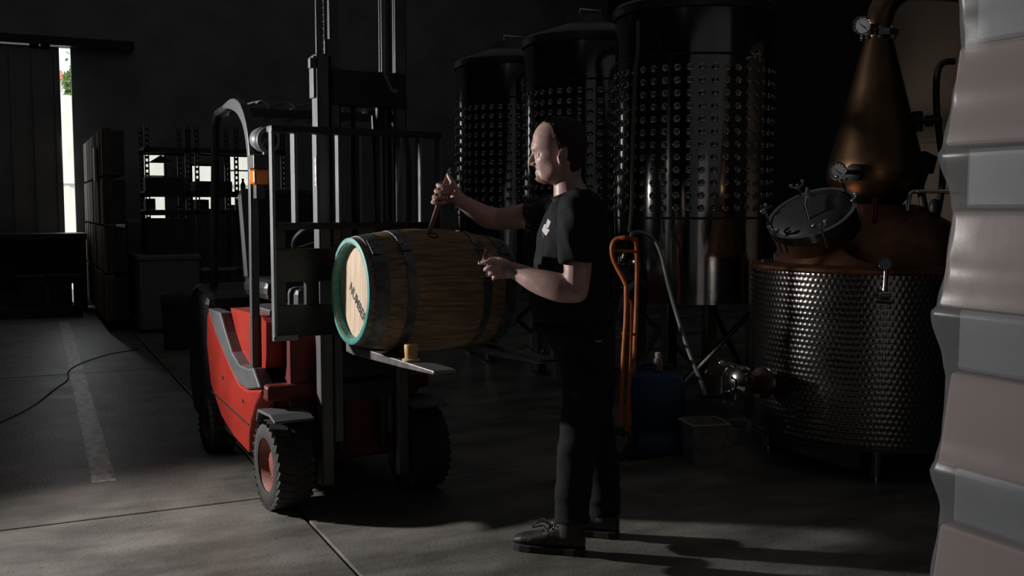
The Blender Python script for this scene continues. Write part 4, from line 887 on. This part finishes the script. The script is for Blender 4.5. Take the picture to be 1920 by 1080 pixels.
# cone helmet
C0 = at(1640, 350, 5.65); C0 = Vector((C0.x, C0.y, 0))
bm = BM(); lathe(bm, [(.13, 1.40), (.16, 1.44), (.225, 1.50), (.258, 1.56), (.260, 1.60), (.245, 1.67), (.075, 2.33), (.072, 2.36)], C0, seg=64, cap=False); obj('cone_helmet', bm, copper, st)
bm = BM(); lathe(bm, [(.07, 2.335), (.105, 2.338), (.105, 2.352), (.105, 2.356), (.105, 2.372), (.07, 2.375)], C0, seg=40, cap=False); fl = obj('flange', bm, steel, st)
for k in range(8):
    a = 2*pi*k/8; bm = BM(); lathe(bm, [(.008, 2.322), (.008, 2.388)], C0+Vector((cos(a)*.09, sin(a)*.09, 0)), seg=6); obj('flange_bolt', bm, chrome, fl)
q0 = C0+ZV*2.36; dr = (RT*1.0+FH*0.15).normalized()
bm = BM(); tube(bm, [q0, q0+ZV*.07, q0+ZV*.15+dr*.03, q0+ZV*.215+dr*.09, q0+ZV*.245+dr*.18, q0+ZV*.24+dr*.35, q0+ZV*.22+dr*.65], [.072, .072, .072, .070, .064, .055, .048], 28, smooth=5); obj('lyne_arm', bm, copper, st)
def gauge(c, n_, r, m=dial, stem=None, par=st):
    n_ = n_.normalized(); g_ = thing('gauge', None, None); g_.parent = par; g_.location = wmat(par).inverted() @ c
    bm = BM(); lathe(bm, [(r*.3, -.045), (r*.98, -.04), (r*1.04, -.01), (r*1.06, .004), (r*1.0, .008), (r*.9, .004)], c, n_, 32, cap=False); obj('bezel', bm, chrome, g_)
    bm = BM(); lathe(bm, [(r*.93, -.002), (r*.93, .002), (.001, .0025)], c, n_, 32); obj('dial', bm, m, g_)
    u = n_.cross(ZV).normalized(); v = u.cross(n_); bm = BM()
    dd = (u*-.75+v*-.65).normalized(); nn = n_.cross(dd)
    prism(bm, [c+n_*.003+dd*r*.55+nn*r*.05, c+n_*.003+dd*r*.55-nn*r*.05, c+n_*.003-dd*r*.55], n_*.001); obj('needle', bm, black_gloss, g_, False)
    bm = BM()
    for k in range(11):
        a = radians(-225+27*k); e = u*cos(a)-v*sin(a); f_ = n_.cross(e)
        prism(bm, [c+n_*.003+e*r*.68+f_*r*.03, c+n_*.003+e*r*.85+f_*r*.03, c+n_*.003+e*r*.85-f_*r*.03, c+n_*.003+e*r*.68-f_*r*.03], n_*.0006)
    tag(obj('scale_marks', bm, black_gloss, g_, False), kind='stuff')
    if stem: bm = BM(); tube(bm, [c-n_*.03]+stem, .014, 10); obj('stem', bm, steel, g_)
    return g_
gn = (-RT*0.30-FH*0.95+ZV*0.03)
c1 = at(1570, 321, 5.28); gauge(c1, gn, .046, stem=[at(1600, 323, 5.42)])
bm = BM(); bn = (at(1600, 323, 5.40)-C0); bn.z = 0; lathe(bm, [(.045, -.06), (.045, .012), (.040, .016), (.001, .016)], at(1602, 323, 5.43), bn, 24); obj('gauge_boss', bm, black_rubber, st)
c2 = at(1616, 48, 5.45); gauge(c2, gn, .047, stem=[at(1640, 50, 5.6)])
bm = BM(); lathe(bm, [(.042, -.05), (.042, .01), (.001, .01)], at(1642, 50, 5.58), -FH, 20); obj('gauge_boss', bm, copper_dark, st)
# tilted manway with clamp ring
mc = at(1524, 408, 5.10); mn = (-RT*0.42-FH*0.38+ZV*0.82).normalized()
def mring(bm, r0, r1, h0, h1): lathe(bm, [(r0, h0), (r1, h0), (r1, h1), (r0, h1), (r0, h0)], mc, mn, 56, cap=False)
bm = BM(); mring(bm, .19, .215, -.10, -.015); obj('manway_neck', bm, copper_dark, st)
bm = BM(); mring(bm, .195, .222, -.015, .012); mring(bm, .205, .226, .016, .032); ml = obj('manway_ring', bm, steel, st)
bm = BM(); lathe(bm, [(.205, .018), (.19, .04), (.12, .062), (.001, .07)], mc, mn, 48, cap=False); obj('manway_lid', bm, mat('smoked_lid', (0.025, 0.025, 0.025), 0.55), st)
mu = mn.orthogonal().normalized(); mv = mn.cross(mu)
for k in range(6):
    a = 2*pi*k/6+.3; p = mc+(mu*cos(a)+mv*sin(a))*.235; bm = BM(); tube(bm, [p-mn*.05, p+mn*.085], .007, 8)
    e = mu*-sin(a)+mv*cos(a); tube(bm, [p+mn*.06-e*.03+mn*.02, p+mn*.06, p+mn*.06+e*.03+mn*.02], .006, 8); ball(bm, p+mn*.09-e*.03, .011, seg=10, rings=8); ball(bm, p+mn*.09+e*.03, .011, seg=10, rings=8); obj('wing_nut', bm, chrome, st)
bm = BM(); tube(bm, [mc-mu*.12+mn*.05, mc-mu*.09+mn*.12, mc+mu*.09+mn*.12, mc+mu*.12+mn*.05], .009, 8); obj('manway_handle', bm, chrome, ml)
# chrome pipe, small thermometer, valves, hose column at the right
bm = BM(); tube(bm, [J(1702, 395, 5.3), J(1704, 376, 5.3), J(1708, 362, 5.3), J(1720, 359, 5.3), J(1760, 359, 5.25), J(1800, 360, 5.2)], .011, 10, smooth=5); obj('chrome_pipe', bm, chrome, st)
c3 = at(1660, 495, 5.0); gauge(c3, -RT*.2-FH+ZV*.1, .031, dial_blue)
bm = BM(); tube(bm, [at(1661, 505, 5.01), at(1660, 530, 5.01), at(1657, 556, 5.01)], .012, 10); lathe(bm, [(.03, -.02), (.03, .02)], at(1656, 556, 5.0), RT, 16); tube(bm, [at(1640, 563, 4.99), at(1672, 566, 4.99)], .014, 10); obj('thermo_valve', bm, steel, st)
bm = BM(); lathe(bm, [(.014, 0), (.014, .10), (.008, .12)], at(1640, 412, 5.3), (0, 0, 1), 12); obj('indicator_tube', bm, mat('red_glass', (0.20, 0.02, 0.03), 0.2), st)
bm = BM(); tube(bm, [at(1431, 486, 5.7), at(1431, 505, 5.7)], .010, 8); tube(bm, [at(1453, 475, 5.7), at(1453, 500, 5.7)], .007, 8); obj('vent_stub', bm, chrome, st)
pA = C0+ZV*1.92; 
bm = BM(); tube(bm, [J(1690, 228, 5.55), J(1712, 227, 5.5), J(1765, 226, 5.4)], .017, 10); tube(bm, [J(1720, 210, 5.5), J(1720, 246, 5.5)], .03, 10); tube(bm, [J(1742, 217, 5.45), J(1742, 237, 5.45)], .022, 10); obj('side_valve', bm, black_rubber, st)
bm = BM(); tube(bm, [J(1790, 115, 5.5), J(1768, 118, 5.5), J(1757, 140, 5.5), J(1756, 200, 5.5), J(1762, 260, 5.5), J(1768, 330, 5.45), J(1752, 420, 5.4), J(1720, 470, 5.4)], .018, 10, smooth=5); obj('black_hose', bm, black_rubber, st)
bm = BM(); box(bm, (-.05, -.03, -.05), (.05, .03, .05), Matrix.Translation(at(1735, 305, 5.5)) @ Matrix.Rotation(.3, 4, 'Y')); tube(bm, [at(1735, 320, 5.5), at(1725, 350, 5.5), at(1735, 400, 5.45)], .022, 10); ball(bm, at(1752, 390, 5.4), (.03, .03, .05)); obj('pump_head', bm, black_rubber, st, False, bevel=.006)
# horizontal copper outlet at the lower left
oc = VO + (at(1440, 718, 5.4)-VO); od = (at(1358, 717, 5.25)-at(1440, 718, 5.42)).normalized(); oo = at(1440, 718, 5.42)
Ln = (at(1358, 717, 5.25)-oo).length
bm = BM(); lathe(bm, [(.060, -.12), (.060, Ln*.62)], oo, od, 28); ot = obj('outlet_pipe', bm, copper_dark, st)
bm = BM(); lathe(bm, [(.06, Ln*.10), (.085, Ln*.10), (.085, Ln*.16), (.06, Ln*.16)], oo, od, 32); obj('outlet_flange', bm, chrome, ot)
bm = BM(); lathe(bm, [(.05, Ln*.62), (.095, Ln*.63), (.098, Ln*.74), (.09, Ln*.80), (.05, Ln*.86), (.001, Ln*.87)], oo, od, 32); obj('outlet_door', bm, steel, ot)
bm = BM(); e = oo+od*Ln*.9; tube(bm, [e+ZV*.085-od*.06, e+ZV*.10, e+ZV*.10+od*.05], .010, 8); ball(bm, e+ZV*.10+od*.055, .016, seg=12, rings=8); tube(bm, [e-ZV*.05, e-ZV*.05+od*.05, e+ZV*.03+od*.05, e+ZV*.03], .008, 8); tube(bm, [e-ZV*.12-od*.03, e-ZV*.10+od*.05], .008, 8); obj('door_clamp', bm, chrome, ot)
# beige insulated column behind the cone
t = thing('beige_column', 'broad beige insulated column rising behind the copper cone', 'column', (5.6, 4.3, 0))
bm = BM(); cc = at(1790, 390, 6.6); lathe(bm, [(.50, 0), (.50, .03), (.46, .05), (.46, 2.62), (.40, 2.70), (.001, 2.72)], (cc.x, cc.y, 0), seg=56, cap=False); obj('shell', bm, beige, t)
bm = BM()
for z in (.9, 1.8): lathe(bm, [(.461, z), (.465, z+.005), (.465, z+.03), (.461, z+.035)], (cc.x, cc.y, 0), seg=56, cap=False)
obj('band', bm, beige, t)

# ------------------------------------------------------------------ trolley, drum, bucket and clutter
tr_ = thing('sack_trolley', 'orange tubular sack trolley standing upright behind the man', 'trolley', atz(1170, 858))
D = 5.62
def T(x, y, d=D): return at(x, y, d)
bm = BM(); tube(bm, [T(1163, 800), T(1165, 740), T(1169, 660), T(1173, 600), T(1174, 545), T(1171, 528), T(1152, 492), T(1147, 470), T(1150, 454), T(1160, 447), T(1178, 446), T(1192, 450, 5.75)], .0125, 12, smooth=4); obj('front_rail', bm, orange_paint, tr_)
bm = BM(); tube(bm, [T(1192, 449, 5.75), T(1194, 470, 5.85), T(1194, 530, 5.88), T(1191, 620, 5.86), T(1186, 720, 5.82), T(1180, 800, 5.76), T(1174, 856, 5.72)], .0125, 12, smooth=4); obj('rear_rail', bm, orange_paint, tr_)
bm = BM(); tube(bm, [T(1175, 562), T(1181, 566), T(1183, 580), T(1182, 660), T(1178, 740), T(1172, 830)], .011, 12, smooth=4); obj('middle_rail', bm, orange_paint, tr_)
for y in (470, 625, 672, 798):
    bm = BM(); tube(bm, [T(1168 if y > 500 else 1148, y), T(1190, y+2, 5.84)], .009, 8); obj('crossbar', bm, orange_paint, tr_)
fp = atz(1172, 857); fq = atz(1196, 852)
bm = BM(); box(bm, (fp.x-.02, fp.y-.10, .012), (fp.x+.22, fp.y+.26, .022)); obj('toe_plate', bm, black_steel, tr_, False)
wc_ = atz(1140, 858)
for dy in (-.06, .30):
    bm = BM(); o = Vector((fp.x-.10, fp.y+dy, .10)); lathe(bm, [(.04, -.02), (.085, -.024), (.10, -.012), (.10, .012), (.085, .024), (.04, .02)], o, (0, 1, 0), 32); wl = obj('trolley_wheel', bm, rubber, tr_)
    bm = BM(); lathe(bm, [(.05, -.022), (.05, .022)], o, (0, 1, 0), 20); obj('hub', bm, grey_frame, wl)
bm = BM(); tube(bm, [Vector((fp.x-.10, fp.y-.06, .10)), Vector((fp.x-.10, fp.y+.30, .10))], .009, 8); tube(bm, [Vector((fp.x-.10, fp.y+.1, .10)), Vector((fp.x-.01, fp.y+.1, .14))], .009, 8); obj('axle', bm, black_steel, tr_)
# blue drum
dc = atz(1241, 864); dc = dc+FH*.25
dm = thing('blue_drum', 'blue plastic drum standing on the floor behind the orange trolley', 'drum', (dc.x, dc.y, 0), (0, 0, -YAW))
def rr(w_, d_, z, r_=.05, n=5):
    out = []
    for sx, sy, a0 in ((1, 1, 0), (-1, 1, pi/2), (-1, -1, pi), (1, -1, 3*pi/2)):
        for k in range(n+1): a = a0+pi/2*k/n; out.append(Vector((sx*(w_-r_)+cos(a)*r_, sy*(d_-r_)+sin(a)*r_, z)))
    return out
bm = BM(); ringmesh(bm, [rr(.135, .12, 0), rr(.152, .135, .015), rr(.154, .137, .10), rr(.146, .129, .115), rr(.146, .129, .145), rr(.154, .137, .16), rr(.154, .137, .40), rr(.145, .128, .445), rr(.11, .10, .47), rr(.05, .05, .475, .03)]); obj('body', bm, blue_plastic, dm, world=False)
bm = BM(); lathe(bm, [(.035, .47), (.035, .50), (.03, .505), (.001, .505)], (.07, 0, 0), seg=20); obj('cap', bm, black_steel, dm, world=False)
bm = BM(); tube(bm, [(-.10, 0, .46), (-.08, 0, .50), (0, 0, .50), (.01, 0, .465)], .014, 10, smooth=3); obj('handle', bm, blue_plastic, dm, world=False)
pt = Vector((dc.x, dc.y, .505)) + Matrix.Rotation(-YAW, 3, 'Z') @ Vector((0.0, .03, 0)); 
cn = Vector((dc.x, dc.y, .476)) + Matrix.Rotation(-YAW, 3, 'Z') @ Vector((.0, -.06, 0))
t = thing('spray_can', 'small pink and grey can standing on top of the blue drum', 'can', (cn.x, cn.y, cn.z-.0))
bm = BM(); lathe(bm, [(.026, 0), (.027, .004), (.027, .062), (.022, .072)], (0, 0, 0), seg=20); obj('body', bm, mat('pink_grey_can', (0.36, 0.17, 0.18), 0.4, col2=(0.16, 0.13, 0.14), scale=24), t, world=False)
bm = BM(); lathe(bm, [(.018, .07), (.018, .10), (.012, .105)], (0, 0, 0), seg=16); obj('cap', bm, mat('pale_cap', (0.4, 0.36, 0.34), 0.5), t, world=False)
# scuffed bucket and rag
bc = atz(1326, 876)+FH*.10
bk = thing('square_bucket', 'scuffed white square bucket on the floor beside the blue drum', 'bucket', (bc.x, bc.y, 0), (0, 0, -YAW+.2))
bm = BM(); ringmesh(bm, [rr(.088, .085, 0, .02), rr(.092, .09, .01, .02), rr(.108, .105, .235, .02), rr(.100, .097, .235, .02), rr(.084, .081, .02, .02)]); obj('body', bm, bucket_white, bk, world=False)
bm = BM(); tube(bm, [p for p in rr(.112, .109, .228, .022)]+[rr(.112, .109, .228, .022)[0]], .007, 8); obj('rim', bm, bucket_white, bk, world=False)
bm = BM(); tube(bm, [(-.11, -.02, .20), (-.115, -.10, .14), (-.03, -.125, .08), (.06, -.125, .10), (.112, -.05, .20)], .003, 6, smooth=5); obj('wire_handle', bm, hoop_steel, bk, world=False)
rg = thing('floor_rag', 'grey rag draped over the edge of the white bucket', 'rag', at(1388, 800, 5.1))
bm = BM(); rows = []
A0, B0 = at(1362, 806, 5.05), at(1408, 790, 5.1)
for i in range(13):
    u = i/12; row = []
    for j in range(9):
        v = j/8; p = A0.lerp(B0, u)+(FH*-.02+ZV*-1)*(.105*v*(1-.55*u*(v > .2)))+FH*.02*sin(u*9+v*3)+ZV*.012*sin(u*7+1)
        row.append(bm.verts.new(p))
    rows.append(row)
for i in range(12):
    for j in range(8): bm.faces.new((rows[i][j], rows[i][j+1], rows[i+1][j+1], rows[i+1][j]))
bmesh.ops.solidify(bm, geom=bm.faces[:], thickness=.004); obj('cloth', bm, cloth_grey, rg)
# low steel plinth under the still and a crossbeam
bm = BM(); a_, b_ = atz(1484, 868), atz(1602, 905); box(bm, (0, 0, 0), ((b_-a_).length, .05, .10), Matrix.Translation(a_+ZV*.06+FH*.02) @ Matrix.Rotation(atan2(b_.y-a_.y, b_.x-a_.x), 4, 'Z'))
obj('cross_beam', bm, steel, st, False, .004)

# ------------------------------------------------------------------ film-wrapped pallet at the right edge
PXA, PYF = 2.20, 1.93      # face towards the lamp, far corner
pl = thing('wrapped_pallet', 'pallet of kraft cartons wrapped in glossy stretch film at the right frame edge', 'pallet', (PXA+.5, PYF-.55, 0))
LEN, WID = 1.15, 1.0
def prof(z):   # outward offset of the film at height z, measured on the silhouette
    P_ = [(0.0, -.02), (.13, -.005), (.28, .012), (.40, .004), (.55, -.010), (.585, -.012), (.70, .010), (.715, .002), (.80, -.008), (.955, -.012), (.985, -.006), (1.125, .018), (1.14, .008), (1.25, -.008), (1.385, -.016), (1.41, -.012), (1.545, .014), (1.56, .006), (1.68, -.010), (1.80, -.022), (1.90, -.018), (2.02, -.006), (2.3, -.004)]
    for (a, b), (c, d) in zip(P_, P_[1:]):
        if a <= z <= c: u = (z-a)/(c-a); u = u*u*(3-2*u) if c-a > .06 else u; return b+(d-b)*u
    return P_[-1][1]
def plan(off, z, inset=0, r_=.035, n=6):
    x0, x1, y0, y1 = PXA-off+inset, PXA+WID+off-inset, PYF-LEN-off+inset, PYF+off-inset; out = []
    for cx, cy, a0 in ((x1-r_, y1-r_, 0), (x0+r_, y1-r_, pi/2), (x0+r_, y0+r_, pi), (x1-r_, y0+r_, 3*pi/2)):
        for k in range(n+1): a = a0+pi/2*k/n; out.append(Vector((cx+cos(a)*r_, cy+sin(a)*r_, z)))
    return out
def dense(ringp, m=14):
    out = []; n = len(ringp)
    for i in range(n):
        a, b = ringp[i], ringp[(i+1) % n]; k = m if (b-a).length > .3 else 1
        for q in range(k): out.append(a.lerp(b, q/k))
    return out
bm = BM(); zz = [0.14+k*.0135 for k in range(155)]; rings = []
for z in zz:
    r_ = dense(plan(prof(z), z)); o_ = []
    for p in r_:
        nx = Vector((p.x-(PXA+WID/2), p.y-(PYF-LEN/2), 0)).normalized()
        slack = .004*noise.noise(Vector((p.x*7+p.y*7, z*3, 2)))+.0035*noise.noise(Vector(((p.x+p.y)*26+z*9, z*2.2, 5)))
        gath = .006*abs(sin((p.y+p.x)*70+z*22))*max(0, 1-abs(z-1.70)/.16)*max(0, 1-abs(p.y-PYF)/.22)+.004*abs(sin((p.y+p.x)*60-z*18))*max(0, 1-abs(z-1.33)/.12)*max(0, 1-abs(p.y-PYF)/.2)
        o_.append(p+nx*(slack+gath))
    rings.append(o_)
ringmesh(bm, rings, cap=False); q = obj('stretch_film', bm, film, pl); q['label'] = 'glossy translucent stretch film'
def slab_of_boxes(z0, z1, inset, m, name, ny=3, nx_=2, jag=0.0, top_in=0.0):
    for i in range(nx_):
        for j in range(ny):
            o0, o1 = prof(z0+.002), prof(z1-.002); x0, x1 = PXA-o0+inset, PXA+WID+o0-inset; y1, y0 = PYF+o0-inset, PYF-LEN-o0+inset
            ax, bx_ = x0+(x1-x0)*i/nx_+.002, x0+(x1-x0)*(i+1)/nx_-.002; ay, by = y1-(y1-y0)*(j+1)/ny+.002, y1-(y1-y0)*j/ny-.002
            d_ = top_in; bm = BM(); sx0 = d_ if i == 0 else 0; sy1 = d_ if j == 0 else 0
            lo = [(ax, ay, z0), (bx_, ay, z0), (bx_, by, z0), (ax, by, z0)]; hi = [(ax+sx0, ay, z1), (bx_, ay, z1), (bx_, by-sy1, z1), (ax+sx0, by-sy1, z1)]
            vs = [bm.verts.new(p) for p in lo+hi]
            for f_ in [(3, 2, 1, 0), (4, 5, 6, 7), (0, 1, 5, 4), (1, 2, 6, 5), (2, 3, 7, 6), (3, 0, 4, 7)]: bm.faces.new([vs[k] for k in f_])
            o = obj(name, bm, m, pl, False, bevel=.012)
def yz(y): return atX(1760+ (0 if y > 300 else 15), y, PXA).z
trz = [(yz(275), yz(88)), (yz(575), yz(395)), (yz(872), yz(697)), (yz(1160), yz(985))]
for a_, b_ in trz: slab_of_boxes(a_, b_, .012, carton_pink, 'kraft_carton', top_in=.018)
gz2 = [(b_+.004, trz[i-1][0]-.004) for i, (a_, b_) in enumerate(trz) if i > 0]+[(trz[0][1]+.004, 2.2), (.14, trz[-1][0]-.004)]
for a_, b_ in gz2: slab_of_boxes(a_, b_, .030, carton_core, 'pack', ny=4, nx_=3)
bm = BM()
for k in range(7): box(bm, (PXA-.01, PYF-LEN+k*(LEN-.09)/6, .115), (PXA+WID+.01, PYF-LEN+k*(LEN-.09)/6+.09, .137))
obj('deck_boards', bm, pallet_wood, pl, False)
for k in range(3):
    bm = BM(); x = PXA+.0+k*(WID-.1)/2; box(bm, (x, PYF-LEN, 0.02), (x+.1, PYF, .115)); obj('bearer', bm, pallet_wood, pl, False)
